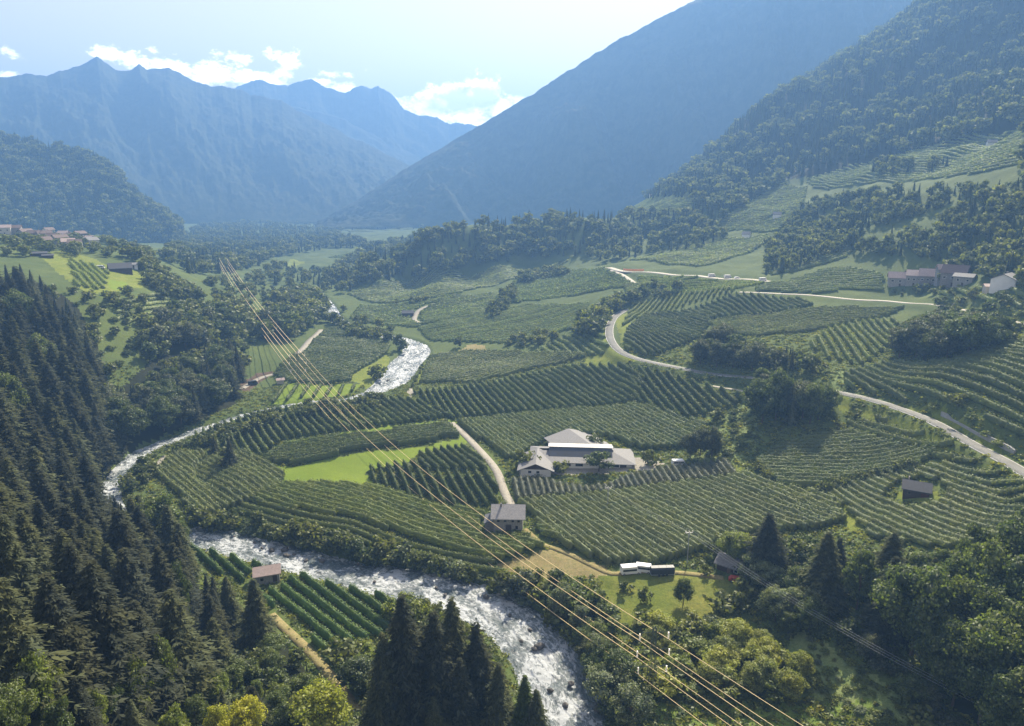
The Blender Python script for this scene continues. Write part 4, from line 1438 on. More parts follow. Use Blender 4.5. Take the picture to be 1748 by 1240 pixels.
for k, (x, y, s) in enumerate(rk[::2] + rk[1:14:2]):
    q = at(x, y)
    bm_v, bm_f = [], []
    nu_, nv_ = 9, 6
    for j in range(nv_ + 1):
        th = math.pi * j / nv_
        for i in range(nu_):
            ph = 2 * math.pi * i / nu_
            rr = s * (.45 + .35 * vnoise(np.array(i * 1.3 % nu_ + k * 7.), np.array(j * 1.1 + k * 3.), 4))
            bm_v.append((rr * math.sin(th) * math.cos(ph) * 1.25, rr * math.sin(th) * math.sin(ph), rr * math.cos(th) * .7))
    for j in range(nv_):
        for i in range(nu_):
            bm_f.append((j * nu_ + i, (j + 1) * nu_ + i, (j + 1) * nu_ + (i + 1) % nu_, j * nu_ + (i + 1) % nu_))
    i0 = int(np.argmin(np.hypot(RV[:, 0] - q[0], RV[:, 1] - q[1])))
    o = obj('boulder', mesh_np('boulder', np.array(bm_v), [np.array(bm_f)], [M['rock']], smooth=True), None, (q[0], q[1], RV[i0, 2] + .25))
    o.rotation_euler = (0, 0, g.random() * 6)
    tag(o, 'dark rounded boulder breaking the white water', 'boulder', 'boulders in the river')


# ---------------------------------------------------------------- trees of the picture, feet and tops by pixel
for x, yb, yt, c, l in [
        (695, 1232, 1012, DK, 'tallest dark spruce at the outer edge of the clump on the river bend'), (748, 1238, 1040, DK, 'dark spruce in the river bend clump, just behind the tallest one'),
        (776, 1215, 1014, DK2, 'slim pointed spruce standing nearest the water in the river bend clump'), (818, 1232, 1060, DK, 'narrow dark spruce leaning over the white water of the bend'),
        (720, 1225, 1075, DK, 'stout dark spruce low in the river bend clump'), (662, 1238, 1075, DK2, 'dark spruce on the orchard side of the river bend clump'),
        (743, 1275, 1188, DK2, 'small young spruce in front of the river bend clump'), (895, 1275, 1152, LG, 'thin grey-green spruce beside the rapids at the bottom edge'),
        (850, 1265, 1130, DK2, 'spruce at the lower tip of the river bend clump'), (915, 1290, 1172, DK2, 'spruce top poking up beside the rapids at the bottom edge'),
        (790, 1260, 1120, DK, 'dense dark spruce filling the front of the river bend clump'),
        (1307, 985, 874, DK, 'single tall dark spruce beside the grey-roofed cabin'), (1400, 1032, 905, DK2, 'tall pointed conifer at the upper corner of the lower wood'),
        (1510, 1020, 905, DK2, 'broad conifer rising above the lower wood'),
        (190, 1215, 952, DK, 'large dark spruce standing forward on the near slope'), (118, 1225, 978, DK, 'very tall dark spruce on the near slope, beside the largest one'),
        (310, 1190, 1005, DK2, 'dark spruce halfway along the near slope above the forest track'), (442, 1110, 985, DK2, 'spruce with bare lower limbs at the head of the forest track'),
        (40, 1225, 985, DK2, 'tall dark spruce nearest the picture corner on the near slope'), (255, 1200, 1020, DK, 'dark spruce between the two largest ones and the forest track'), (150, 1130, 925, DK, 'tall dark spruce behind the largest one on the near slope'),
        (372, 1160, 1052, DK2, 'pointed spruce in front of the forest track trees'), (348, 1185, 1080, DK, 'short dark spruce between two taller ones on the near slope'),
        (395, 740 + 58, 744, DK, 'small dark conifer at the edge of the orchard by the river loop'), (368, 778, 742, DK, 'small pointed conifer in the orchard by the river loop')]:
    lone(SP, x, yb, yt, 1.75 if x < 460 else 1.5 if x < 1000 else 2.1, c, l)
for x, yb, yt, w, c, l in [
        (548, 1262, 1165, 1.25, (.22, .25, .03), 'bright yellow-green tree at the bottom edge beside the forest track'), (376, 1275, 1195, .8, YG, 'yellow-green tree top at the bottom edge below the spruces'),
        (421, 1275, 1190, .8, YG, 'second yellow-green tree top at the bottom edge, nearer the track'), (285, 1215, 1075, .55, LG2, 'pale green slender tree among the dark spruces of the near slope'),
        (235, 1240, 1110, .55, LY, 'light leafy tree at the foot of the large spruces'), (75, 1250, 1100, .6, LY, 'pale leafy tree low on the near slope in front of the spruces'),
        (310, 1275, 1210, .7, LY, 'pale green tree top at the very bottom of the near slope'), (115, 990, 930, .8, LY, 'light tree shining out of the dark spruce wood'),
        (95, 1060, 985, .8, LG2, 'small light tree in the dark spruce wood below its bright neighbour'),
        (1022, 805, 765, 1.3, LG, 'round tree in front of the packing house'), (957, 806, 784, 1.4, LG, 'round bush-like tree before the white wing of the packing house'),
        (1015, 762, 738, 1.3, LG2, 'round pale tree behind the packing house'), (1110, 795, 765, 1.2, LG, 'dark round tree at the end of the packing house yard'),
        (905, 800, 768, 1.1, DK2, 'dark round tree at the entrance of the packing house yard'), (885, 800, 766, .9, LG, 'dark tree where the farm road meets the yard'),
        (1166, 1032, 985, .9, LG, 'small lone tree in the middle of the pasture'), (1101, 1030, 998, .8, LG, 'thin young tree in the pasture casting a small shadow'),
        (1255, 962, 905, 1.2, LY, 'bright sunlit tree above the grey cabin roof'), (1068, 1010, 990, 1.2, LY, 'small bushy tree in front of the white camper'),
        (1205, 982, 962, 1.1, LG, 'small round tree beside the cabin lane'), (1195, 778, 728, .9, DK2, 'dark tree at the foot of the rough slope, next to the packing house'),
        (1215, 780, 722, .9, DK2, 'dark tree on the rough slope, upper one of a close pair'), (1178, 783, 735, .9, DK2, 'dark tree closest to the packing house on the rough slope'),
        (1232, 1045, 1012, 1.5, LG2, 'pale round shrubby tree in the lower corner of the pasture'), (1265, 1040, 1010, 1.2, LG2, 'round green tree between pasture and cabin'),
        (1052, 1182, 1110, 1.2, LG, 'large round tree on the river bank below the cables'), (1075, 1240, 1165, 1.3, WI, 'silvery willow at the water edge near the bottom'),
        (1040, 1205, 1135, 1.3, WI, 'silvery willow on the bank above the other one'), (645, 700 - 52, 618, 1.1, DK2, 'dark round tree in the yellow meadow by the river'),
        (684, 600, 568, .9, DK2, 'dark tree on the river island'), (385, 795, 762, 1.1, LG, 'rounded tree beside the small conifers by the river loop'),
        (1345, 1085, 1040, 1.1, LG, 'ragged half-bare tree on the open bank below the wood')]:
    lone(BR, x, yb, yt, w, c, l)

SPM = (SP, 3, 1.75, (DK, DK, DK2))
TOP1 = [(-200, 420), (0, 428), (40, 432), (75, 462), (130, 505), (160, 565), (172, 650), (183, 735), (187, 838), (215, 828), (290, 832), (320, 900), (330, 955), (440, 985), (462, 1030), (480, 1075), (620, 1190)]
zone('dark spruce packed in the dense wood on the steep slope beneath the hill village', [(-120, 560), (0, 505), (60, 485), (130, 540), (172, 640), (186, 735), (182, 830), (120, 860), (-120, 900)], 8.0, (22, 31), [SPM, (BR, .12, .8, (LG, LG2))], 2600, TOP1)
zone('tall dark spruce on the near slope between the river loop and the lower orchard', [(-160, 900), (120, 860), (180, 850), (205, 905), (300, 930), (330, 985), (440, 1055), (465, 1100), (400, 1110), (250, 1105), (120, 1110), (-160, 1120)], 7.6, (18, 28), [SPM, (BR, .25, .5, (LG, LG2, LY))], 2600, TOP1)
zone('leafy or young spruce tree at the foot of the large spruces on the near slope', [(-160, 1190), (60, 1200), (250, 1195), (400, 1180), (450, 1190), (430, 1290), (-160, 1330)], 5.0, (7, 13), [(BR, 2, .75, (LG, LG2, LG2, LY)), (SP, 2, 1.6, (DK2, DK))], 900, [(-200, 1130), (100, 1120), (300, 1125), (460, 1140)])
zone('tall dark spruce at the water edge inside the river loop', [(198, 905), (250, 918), (318, 930), (326, 965), (250, 955), (190, 930)], 4.5, (14, 24), [(SP, 4, 1.1, (DK, DK2)), (BR, 1, .9, (LG, LG2))], 600, [(185, 838), (215, 830), (290, 832), (318, 890), (335, 930)])
zone('low bush on the bare ground above the forest track', [(370, 1115), (465, 1105), (480, 1180), (420, 1215), (360, 1190)], 2.6, (4, 8), [(SH, 2, 1.4, (LG, LG2)), (BR, 1, 1.1, (LG, LG2))], 400, clear=.3)
zone('leafy tree along the forest track below the lower orchard', [(470, 1110), (500, 1120), (560, 1190), (590, 1260), (440, 1270), (430, 1200)], 5.0, (7, 12), [(BR, 3, 1.1, (LG, LG2, OL)), (SP, .5, 1.1, (DK2,))], 500, [(400, 1180), (480, 1085), (540, 1120), (640, 1200)])
zone('round bush between the forest track and the lower orchard', [(560, 1105), (600, 1090), (660, 1100), (665, 1210), (610, 1215), (575, 1160)], 4.2, (5, 9), [(BR, 2, 1.5, (LG, LG2, LY)), (SH, 1, 1.4, (LG2, LY))], 400, [(560, 1090), (700, 1075)])
zone('dark leafy tree in the wood between the hill meadow and the river', [(165, 690), (215, 640), (300, 590), (400, 590), (414, 640), (402, 685), (330, 722), (262, 752), (200, 775), (186, 740)], 6.5, (13, 20), [(BR, 4, 1.15, (LG, DK2, DK2, LG)), (BR, .5, 1.1, (LY,)), SPM], 1500, [(160, 640), (200, 650), (230, 640), (300, 600), (400, 560), (420, 600)])
zone('dark tree in the wood across the river loop, above the orchard rows', [(240, 560), (300, 540), (400, 520), (425, 560), (410, 600), (300, 600), (250, 620)], 7.5, (11, 17), [(BR, 4, 1.2, (LG, DK2))], 500, [(240, 560), (300, 490), (420, 500)])
zone('rounded tree on the brow of the spur below the hill village', [(245, 452), (270, 450), (330, 500), (350, 520), (300, 515), (255, 490)], 6, (9, 14), [(BR, 4, 1.2, (LG, DK2))], 260, [(230, 430), (260, 432), (330, 480), (360, 500)])
zone('scrubby tree scattered on the terraced slope above the river', [(120, 500), (200, 500), (330, 520), (430, 560), (430, 640), (400, 600), (240, 580), (190, 650), (150, 560)], 8, (5, 10), [(BR, 3, 1.2, (LG, LG2)), (SH, 2, 1.2, (LG, LG2))], 900)
zone('scrubby tree on the slope beside the high cables', [(350, 475), (450, 480), (480, 520), (430, 590), (400, 550)], 9, (6, 11), [(BR, 3, 1.2, (LG, LG2, DK2)), (SH, 2, 1.2, (LG, LG2))], 420)
zone('tree around the hill village', [(0, 415), (60, 400), (150, 408), (250, 425), (310, 452), (250, 450), (180, 440), (0, 440)], 9, (8, 13), [(BR, 3, 1.2, (LG, DK2, LG2))], 300, [(0, 395), (150, 390), (230, 395), (310, 440)])
zone('tall leafy tree in the riverside wood below the cables', [(430, 590), (455, 545), (480, 505), (540, 500), (556, 528), (545, 556), (500, 580)], 8, (12, 20), [(BR, 3, 1.2, (LG, DK2, LG2)), (SP, .3, 1, (DK2,))], 500, [(430, 540), (480, 480), (540, 478), (560, 500)])
zone('low tree in the hedge along the river between the orchard blocks', [(330, 775), (380, 735), (425, 716), (520, 696), (610, 690), (652, 682), (655, 698), (600, 706), (500, 716), (420, 742)], 3.2, (4.5, 7), [(BR, 2, 1.2, (LG, DK2)), (SH, 1, 1.3, (LG,))], 1200, clear=.5)
zone('leafy tree crowding the narrow upper river', [(500, 505), (545, 540), (600, 578), (662, 588), (668, 576), (610, 560), (572, 535), (548, 512), (525, 495)], 5.0, (7, 12), [(BR, 3, 1.2, (LG, DK2, LG2))], 700)
zone('leafy tree along the upper reach of the river', [(560, 540), (585, 525), (600, 560), (660, 570), (720, 592), (800, 590), (760, 600), (730, 590), (660, 560), (590, 545)], 7, (6, 11), [(BR, 3, 1.2, (LG, DK2, LG2))], 300)
zone('tree in the hedge along the bank of the upper river', [(725, 610), (735, 590), (720, 640), (708, 665), (700, 655)], 4, (3, 6), [(SH, 3, 1.3, (LG, DK2))], 200)
zone('leafy tree in the grove on the field brow beside the bending road', [(985, 570), (1000, 545), (1035, 525), (1085, 515), (1075, 528), (1040, 535), (1025, 560), (1010, 580)], 6, (9, 14), [(BR, 3, 1.2, (LG, LG2, DK2))], 300)
zone('dark tree in the grove under the vineyard, beside the main road', [(1185, 612), (1230, 590), (1290, 598), (1400, 622), (1392, 640), (1300, 636), (1190, 626)], 5.5, (11, 17), [(BR, 4, 1.15, (LG, DK2)), (SP, .7, 1., (DK2,))], 500, [(1180, 565), (1230, 545), (1290, 575), (1400, 590)], clear=False)
zone('tall tree in the dense grove below the main road', [(1282, 690), (1300, 680), (1400, 682), (1412, 700), (1390, 725), (1300, 725)], 5.0, (17, 23), [(BR, 4, 1.0, (LG, DK2, LG2)), (SP, .5, 1., (DK2,))], 500, [(1270, 632), (1300, 620), (1350, 625), (1410, 640)])
zone('tree in the dark copse at the edge of the terraces', [(1528, 612), (1535, 585), (1580, 568), (1700, 566), (1745, 570), (1720, 590), (1620, 618)], 6.0, (13, 20), [(BR, 4, 1.2, (LG, DK2))], 600, [(1520, 545), (1560, 520), (1640, 520), (1748, 538)])
zone('leafy tree on the slope beside the old farmstead', [(1590, 520), (1640, 500), (1748, 530), (1748, 548), (1640, 545)], 9, (5, 9), [(BR, 3, 1.2, (LG, LG2)), (SH, 2, 1.2, (LG2,))], 250)
zone('tree in the field hedges above the bending road', [(830, 545), (845, 520), (870, 490), (880, 500), (860, 540)], 7, (7, 12), [(BR, 3, 1.1, (LG, DK2))], 120)
zone('tree in the small wood at the top of the upper fields', [(868, 490), (900, 470), (960, 462), (975, 470), (930, 480)], 8, (8, 13), [(BR, 3, 1.2, (LG, DK2))], 160)
zone('low tree in the field corner by the valley track', [(662, 522), (700, 516), (740, 514), (700, 522)], 7, (5, 8), [(BR, 3, 1.3, (DK2, LG))], 60)
zone('tree in the hedge under the upper fields', [(855, 590), (880, 580), (935, 570), (960, 580), (900, 595)], 7, (5, 9), [(BR, 3, 1.2, (LG, DK2))], 120)
zone('tree beside the valley road', [(1085, 500), (1120, 490), (1160, 495), (1140, 510), (1100, 515)], 9, (7, 11), [(BR, 3, 1.2, (LG, DK2))], 100)
zone('bush on the rough slope behind the packing house', [(1180, 740), (1230, 705), (1290, 700), (1270, 770), (1230, 800)], 6, (4, 8), [(SH, 3, 1.3, (LG2, LG)), (BR, .6, 1.3, (LG, LG2))], 160)
zone('bush on the bank below the main road', [(1415, 715), (1440, 690), (1530, 720), (1560, 745), (1500, 745), (1430, 740)], 7, (4, 7), [(SH, 3, 1.3, (LG2, LG)), (BR, .5, 1.3, (LG,))], 120)
zone('bush on the bank above the retaining wall', [(1560, 690), (1640, 690), (1740, 770), (1748, 800), (1700, 760)], 7, (4, 7), [(SH, 3, 1.4, (LG2, LY)), (BR, .5, 1.3, (LG,))], 140)
zone('bushy tree in the thick hedge on the upper river bank', [(320, 900), (330, 878), (440, 896), (560, 926), (700, 956), (800, 980), (880, 1008), (930, 1050), (870, 1034), (790, 1008), (700, 985), (600, 968), (500, 946), (420, 926)], 2.6, (4.6, 7.5), [(BR, 3, 1.2, (LG, DK2, LG2, WI)), (SH, 1, 1.4, (LG, WI))], 2500, clear=.6)
zone('low bush on the inner bank of the river loop', [(212, 850), (215, 812), (250, 786), (320, 758), (400, 728), (430, 716), (430, 724), (340, 764), (270, 800), (240, 840)], 3.2, (4, 6.5), [(BR, 2, 1.3, (LG, LG2)), (SH, 2, 1.4, (LG2, LG))], 600)
zone('leafy tree in the belt beside the dark side of the rapids', [(840, 985), (900, 985), (960, 998), (1030, 1030), (1045, 1085), (1020, 1110), (960, 1065), (890, 1020)], 4.2, (7, 12), [(BR, 3, 1.15, (LG, LG2, WI)), (SH, 1, 1.3, (WI, LG))], 900, [(840, 965), (940, 955), (1030, 985)], clear=.6)
zone('yellow-green tree in the young thicket under the near cables', [(1085, 1145), (1120, 1090), (1170, 1075), (1250, 1090), (1330, 1130), (1395, 1175), (1380, 1192), (1300, 1196), (1180, 1192), (1100, 1195)], 4.2, (6, 9), [(BR, 3, 1.35, ((.21, .235, .045), OL, OL, LY)), (SH, 1.5, 1.4, (OL, LY))], 700)
zone('shrub at the edge of the pasture', [(1040, 1045), (1075, 1065), (1140, 1075), (1210, 1065), (1270, 1060), (1240, 1085), (1150, 1085), (1060, 1075)], 5, (4, 7), [(SH, 3, 1.3, (LG, LG2, WI)), (BR, .7, 1.2, (LG,))], 200)
zone('tree in the belt between pasture and lower wood', [(1270, 1000), (1310, 990), (1390, 1020), (1400, 1080), (1330, 1075), (1280, 1040)], 5, (6, 11), [(BR, 3, 1.2, (LG, LG2, WI)), (SH, 1, 1.2, (WI,))], 300)
zone('dark tree behind the cabin at the field edge', [(1200, 950), (1250, 925), (1340, 925), (1400, 930), (1395, 960), (1290, 965), (1240, 968)], 5, (5, 10), [(BR, 3, 1.2, (LG, DK2, LY)), (SH, 1, 1.2, (LG,))], 220, [(1180, 925), (1250, 905), (1400, 910)])
zone('tall tree in the mixed wood on the lower slope', [(1390, 1010), (1470, 990), (1560, 975), (1660, 960), (1800, 930), (1850, 1300), (1700, 1290), (1640, 1220), (1550, 1145), (1465, 1072)], 6.0, (18, 27), [(BR, 3, .8, (LG, LG2, LG, LG)), (SP, .35, 1.6, (DK, DK2))], 1800, [(1390, 912), (1470, 905), (1560, 925), (1650, 890), (1700, 858), (1760, 846), (1900, 830)])
zone('dark bush in the shade at the edge of the lower wood', [(1400, 1040), (1480, 1085), (1570, 1150), (1650, 1250), (1570, 1250), (1510, 1150), (1430, 1085)], 2.8, (4, 8), [(SH, 2, 1.4, (LG, DK2)), (BR, 1, 1.2, (LG, DK2))], 700)
zone('bush hanging over the shaded edge of the rapids', [(600, 955), (700, 962), (800, 982), (890, 1010), (960, 1055), (1020, 1110), (1050, 1180), (1070, 1245), (1035, 1245), (1010, 1150), (950, 1088), (890, 1040), (800, 1004), (700, 985), (600, 968)], 2.6, (5, 9), [(BR, 3, 1.2, (LG, DK2, WI)), (SH, 1, 1.4, (LG, WI))], 2500, clear=-1.0)
zone('light leafy tree between the spruces of the river bend and the water', [(655, 1030), (720, 1045), (800, 1092), (850, 1150), (870, 1245), (820, 1245), (780, 1150), (730, 1095), (660, 1065)], 3.6, (5, 9), [(BR, 3, 1.1, (LG2, LG, LY))], 500, clear=.3)
zone('low silvery bush on the pale open bank below the wood', [(1375, 1085), (1450, 1125), (1540, 1190), (1560, 1240), (1490, 1240), (1430, 1195), (1385, 1170)], 2.2, (1.6, 4), [(SH, 3, 1.5, (WI, LY, LG2, LY))], 900)
zone('thin leafless or ragged tree on the open bank', [(1310, 1080), (1340, 1090), (1360, 1110), (1330, 1120)], 6, (5, 9), [(BR, 1, .8, (LG, OL))], 40)
# woods too far to tell one tree from the next
FARW = [(SP, 3, 1., (DK,)), (BR, 2, 1.2, (LG,))]
CON = [(SP, 5, 1., (DK,)), (BR, 1, 1.2, (LG,))]
LEA = [(BR, 3, 1.0, (LG,)), (SP, 2, 1.1, (DK,))]
for k in range(17):
    f = k / 16
    lone(BR, 1398 + 160 * f + 4 * math.sin(k * 3), 845 - 46 * f - 4 * math.sin(f * 3.1), 845 - 46 * f - 19 - 3 * math.sin(k * 2), 1.15, DK2, 'round dark fruit tree in the curved line between the hut field and the block above it', 'curved line of round trees above the hut field')
for k in range(7):
    f = k / 6
    lone(BR, 1292 + 26 * f, 800 + 24 * f, 784 + 24 * f, 1.1, DK2, 'round dark tree in the short line beside the rutted grass track', 'short line of round trees by the rutted track')
zone('dark bush on the terrace edge in front of the old farmstead', [(1512, 496), (1660, 496), (1668, 506), (1520, 504)], 5, (3.5, 6), [(BR, 2, 1.3, (LG, DK2)), (SH, 1, 1.3, (LG,))], 200)
FAR0 = len(TREES)
for q in ((1500, 402), (1530, 394), (1560, 386), (1590, 378), (1420, 372), (1445, 362)):
    KEEP.append((*at(*q)[:2], 17))
zone('w', [(280, 445), (300, 410), (340, 388), (440, 380), (560, 396), (650, 425), (560, 425), (470, 440), (440, 455), (400, 468), (330, 470)], 11, (12, 18), FARW, 5000, clear=False)
zone('w', [(430, 470), (480, 455), (560, 470), (620, 452), (600, 500), (540, 500), (470, 490)], 12, (8, 15), LEA, 700)
zone('w', [(440, 380), (560, 374), (720, 372), (900, 368), (700, 392), (560, 398)], 26, (9, 14), FARW, 900, clear=False)
zone('w', [(548, 482), (570, 462), (640, 425), (720, 405), (720, 420), (690, 470), (640, 486), (580, 490)], 8.5, (12, 19), LEA, 1800)
zone('w', [(690, 425), (720, 406), (800, 388), (900, 378), (1000, 374), (1100, 366), (1200, 372), (1230, 400), (1200, 414), (1100, 425), (1000, 436), (900, 444), (800, 460), (715, 476), (680, 470)], 8.5, (11, 18), FARW, 3600)
zone('w', [(1000, 440), (1040, 420), (1160, 400), (1240, 405), (1200, 425), (1090, 440), (1030, 448)], 10, (9, 14), LEA, 900)
zone('w', [(1180, 380), (1190, 330), (1240, 310), (1330, 290), (1335, 310), (1270, 350), (1215, 390)], 9, (13, 20), FARW, 1500)
zone('w', [(1305, 470), (1312, 425), (1372, 352), (1480, 338), (1600, 330), (1760, 325), (1760, 480), (1670, 480), (1600, 445), (1480, 435), (1440, 430), (1350, 465)], 6.5, (7, 14), LEA, 9000, clear=False)
zone('w', [(1480, 300), (1500, 282), (1540, 278), (1560, 295), (1530, 302)], 9, (9, 14), LEA, 300)
zone('w', [(1575, 285), (1610, 278), (1620, 290), (1590, 296)], 9, (9, 13), LEA, 150)
zone('w', [(1590, 480), (1640, 440), (1760, 440), (1760, 500), (1690, 500)], 8, (9, 15), LEA, 500)
zone('w', [(1748, 120), (1900, 50), (1900, 480), (1760, 480)], 11, (10, 17), FARW, 1500, clear=False)
g4 = np.random.default_rng(15)
PW = np.array([(1085, 345), (1200, 262), (1300, 180), (1400, 110), (1500, 40), (1590, -30), (1900, -400), (1900, 190), (1748, 213), (1640, 235), (1550, 256), (1470, 280), (1390, 292), (1300, 305), (1180, 334)])
for k in range(44000):
    a, r = math.radians(8 + 42 * g4.random()), math.sqrt(820 ** 2 + (1750 ** 2 - 820 ** 2) * g4.random())
    x, y = r * math.sin(a), r * math.cos(a)
    z_ = float(zat(x, y))
    u, v = project(x, y, z_)
    if v < np.interp(u, [1090, 1180, 1300, 1400, 1550, 1748, 1900], [342, 338, 308, 294, 260, 216, 188]) and free(x, y, 7.0):
        put(SP if g4.random() < .8 else BR, (x, y, z_), 13 + 8 * g4.random(), 1.1, DK, 'w')
g3 = np.random.default_rng(5)
HV = HILL.reshape(-1, 3)
nh_ = HILL.shape[1]
for k in range(6500):
    i, j = int(g3.random() * (HILL.shape[0] - 1)), int(g3.random() ** .7 * (nh_ - 1.01))
    f = g3.random()
    p = HILL[i, j] * (1 - f) + HILL[i + 1, j] * f
    q = HILL[i, j + 1] * (1 - f) + HILL[i + 1, j + 1] * f
    p = p + (q - p) * g3.random()
    TREES.append((SP if g3.random() < .75 else BR, p[0], p[1], p[2] - 1, 13 + 9 * g3.random(), 1.1, DK, 'w', None))

# the largest in the picture become trees of their own, the rest is the far forest
LIM = {SP: 295, BR: 298, SH: 200}
NAMED = {}
rest = []
order = {SP: [], BR: [], SH: []}
for k, t in enumerate(TREES):
    a = project(t[1], t[2], t[3])
    b = project(t[1], t[2], t[3] + t[4])
    vis = -90 < a[0] < 1850 and b[1] < 1235 and a[1] > -5
    size = float(a[1] - b[1])
    if vis and k < FAR0:
        order[t[0]].append((-size, k))
    else:
        rest.append(k)
proto = {}
for kd, lst in order.items():
    lst.sort()
    rest += [k for _, k in lst[LIM[kd]:]]
    for n_, (ms, k) in enumerate(lst[:LIM[kd]]):
        _, x, y, z, h, w, col, lab, grp = TREES[k]
        big = -ms > 75
        if kd == SP:
            cm = SPR_HI[k % 5] if big else SPR_MD[k % 3]
            tm = TR_S
        elif kd == BR:
            cm = BRD_HI[k % 5] if big or -ms > 45 else BRD_MD[k % 4]
            tm = TR_B[k % 2]
        else:
            cm, tm = SHR[k % 3], None
        rz = RNG.random() * 6.28
        if kd == SH:
            o = obj('shrub', cm)
            o.color = (*col, 1)
        else:
            o = obj(kd, None)
            o.empty_display_size = .1
            c = obj('crown', cm, o)
            c.color = (*col, 1)
            obj('trunk', tm, o)
        o.location = (x, y, z - .25)
        o.rotation_euler = (.04 * (RNG.random() - .5), .04 * (RNG.random() - .5), rz)
        ww = h * w * (.9 if kd == SP else 1.)
        o.scale = (ww, ww, h)
        tag(o, lab, 'shrub' if kd == SH else 'tree', grp)

def scatter_object(name, P, pick, size, turn, coll, kind='stuff'):
    """one object of many plants: a point per plant, each drawn as one of the plants in coll"""
    fm = bpy.data.meshes.new(name)
    fm.vertices.add(len(P))
    fm.vertices.foreach_set('co', np.asarray(P, np.float32).ravel())
    fm.attributes.new('pick', 'INT', 'POINT').data.foreach_set('value', np.asarray(pick, np.int32))
    fm.attributes.new('size', 'FLOAT_VECTOR', 'POINT').data.foreach_set('vector', np.asarray(size, np.float32).ravel())
    fm.attributes.new('turn', 'FLOAT_VECTOR', 'POINT').data.foreach_set('vector', np.c_[np.zeros(len(P)), np.zeros(len(P)), turn].astype(np.float32).ravel())
    fo = tag(obj(name, fm), kind=kind)
    ng = bpy.data.node_groups.new('scatter', 'GeometryNodeTree')
    ng.interface.new_socket('Geometry', in_out='INPUT', socket_type='NodeSocketGeometry')
    ng.interface.new_socket('Geometry', in_out='OUTPUT', socket_type='NodeSocketGeometry')
    gi, go = ng.nodes.new('NodeGroupInput'), ng.nodes.new('NodeGroupOutput')
    ip = ng.nodes.new('GeometryNodeInstanceOnPoints')
    ci = ng.nodes.new('GeometryNodeCollectionInfo')
    ci.inputs['Collection'].default_value = coll
    ci.inputs['Separate Children'].default_value = True
    ci.inputs['Reset Children'].default_value = True

    def gattr(nm, ty):
        n = ng.nodes.new('GeometryNodeInputNamedAttribute')
        n.data_type = ty
        n.inputs['Name'].default_value = nm
        return [s for s in n.outputs if s.name == 'Attribute' and s.enabled][0]
    ip.inputs['Pick Instance'].default_value = True
    ng.links.new(gi.outputs[0], ip.inputs['Points'])
    ng.links.new(ci.outputs[0], ip.inputs['Instance'])
    ng.links.new(gattr('pick', 'INT'), ip.inputs['Instance Index'])
    ng.links.new(gattr('size', 'FLOAT_VECTOR'), ip.inputs['Scale'])
    e2r = ng.nodes.new('FunctionNodeEulerToRotation')
    ng.links.new(gattr('turn', 'FLOAT_VECTOR'), e2r.inputs[0])
    ng.links.new(e2r.outputs[0], ip.inputs['Rotation'])
    ng.links.new(ip.outputs[0], go.inputs[0])
    fo.modifiers.new('scatter', 'NODES').node_group = ng


FT = [TREES[k] for k in rest]
scatter_object('forest', [(t[1], t[2], t[3] - .3) for t in FT], [(0 if t[0] == SP else 3) + k % 3 for k, t in enumerate(FT)],
               [(t[4] * t[5], t[4] * t[5], t[4]) for t in FT], np.arange(len(FT)) * 2.399 % 6.283, SRC)
TUF = bpy.data.collections.new("tuft_kinds")
for i, c in enumerate(((.10, .14, .04), (.15, .18, .05), (.07, .10, .035))):
    g_ = np.random.default_rng(90 + i)
    C_ = np.c_[g_.normal(size=(26, 2)) * .45, .15 + .6 * g_.random(26)]
    M['tuft%d' % i] = leaf_mat('grass_tuft', c, .35)
    o = bpy.data.objects.new('kind_%02d' % i, crown_mesh('tuft', join([leafquads(C_, g_.normal(size=(26, 3)) + np.array((0, 0, .4)), .34, g_)]), 'tuft%d' % i))
    TUF.objects.link(o)
g_ = np.random.default_rng(77)
n_ = 60000
a_ = (g_.random(n_) - .5) * math.radians(80)
r_ = 95 + 330 * g_.random(n_) ** .8
ii_ = ((a_ - AZ0) / AZS).astype(int)
jj_ = ((np.log(r_) - LR0) / LRS).astype(int)
cover = pid[ii_, jj_]
mown = np.isin(cover, [k for k, q in enumerate(PATCH) if q[0] in ('meadow', 'gravel_yard', 'gravel_bank', 'farm_yard', 'dry_ground', 'forest_floor', 'pasture', 'verge', 'clearing')])
ok_ = (RIVD[ii_, jj_] > 1.2) & (ROADD[ii_, jj_] > .8) & (~mown)
xx, yy = (r_ * np.sin(a_))[ok_], (r_ * np.cos(a_))[ok_]
sz = .35 + .75 * g_.random(len(xx)) ** 2
scatter_object('grass', np.c_[xx, yy, zat(xx, yy) - .08], g_.integers(0, 3, len(xx)), np.c_[sz * 1.4, sz * 1.4, sz], g_.random(len(xx)) * 6.28, TUF)
print('trees', {k: len(v) for k, v in order.items()}, 'forest', len(FT))


# ---------------------------------------------------------------- orchards and vineyards: every row a hedge of its own
def row_mat():
    m = leaf_mat('orchard_foliage', trans=.3, spread=.28)
    nt = m.node_tree
    at_ = nt.nodes.new("ShaderNodeAttribute")
    at_.attribute_name = 'tint'
    oi = [n for n in nt.nodes if n.type == 'OBJECT_INFO'][0]
    for l in [l for l in nt.links if l.from_node == oi]:
        s = l.to_socket
        nt.links.remove(l)
        nt.links.new(at_.outputs['Color'], s)
    return m


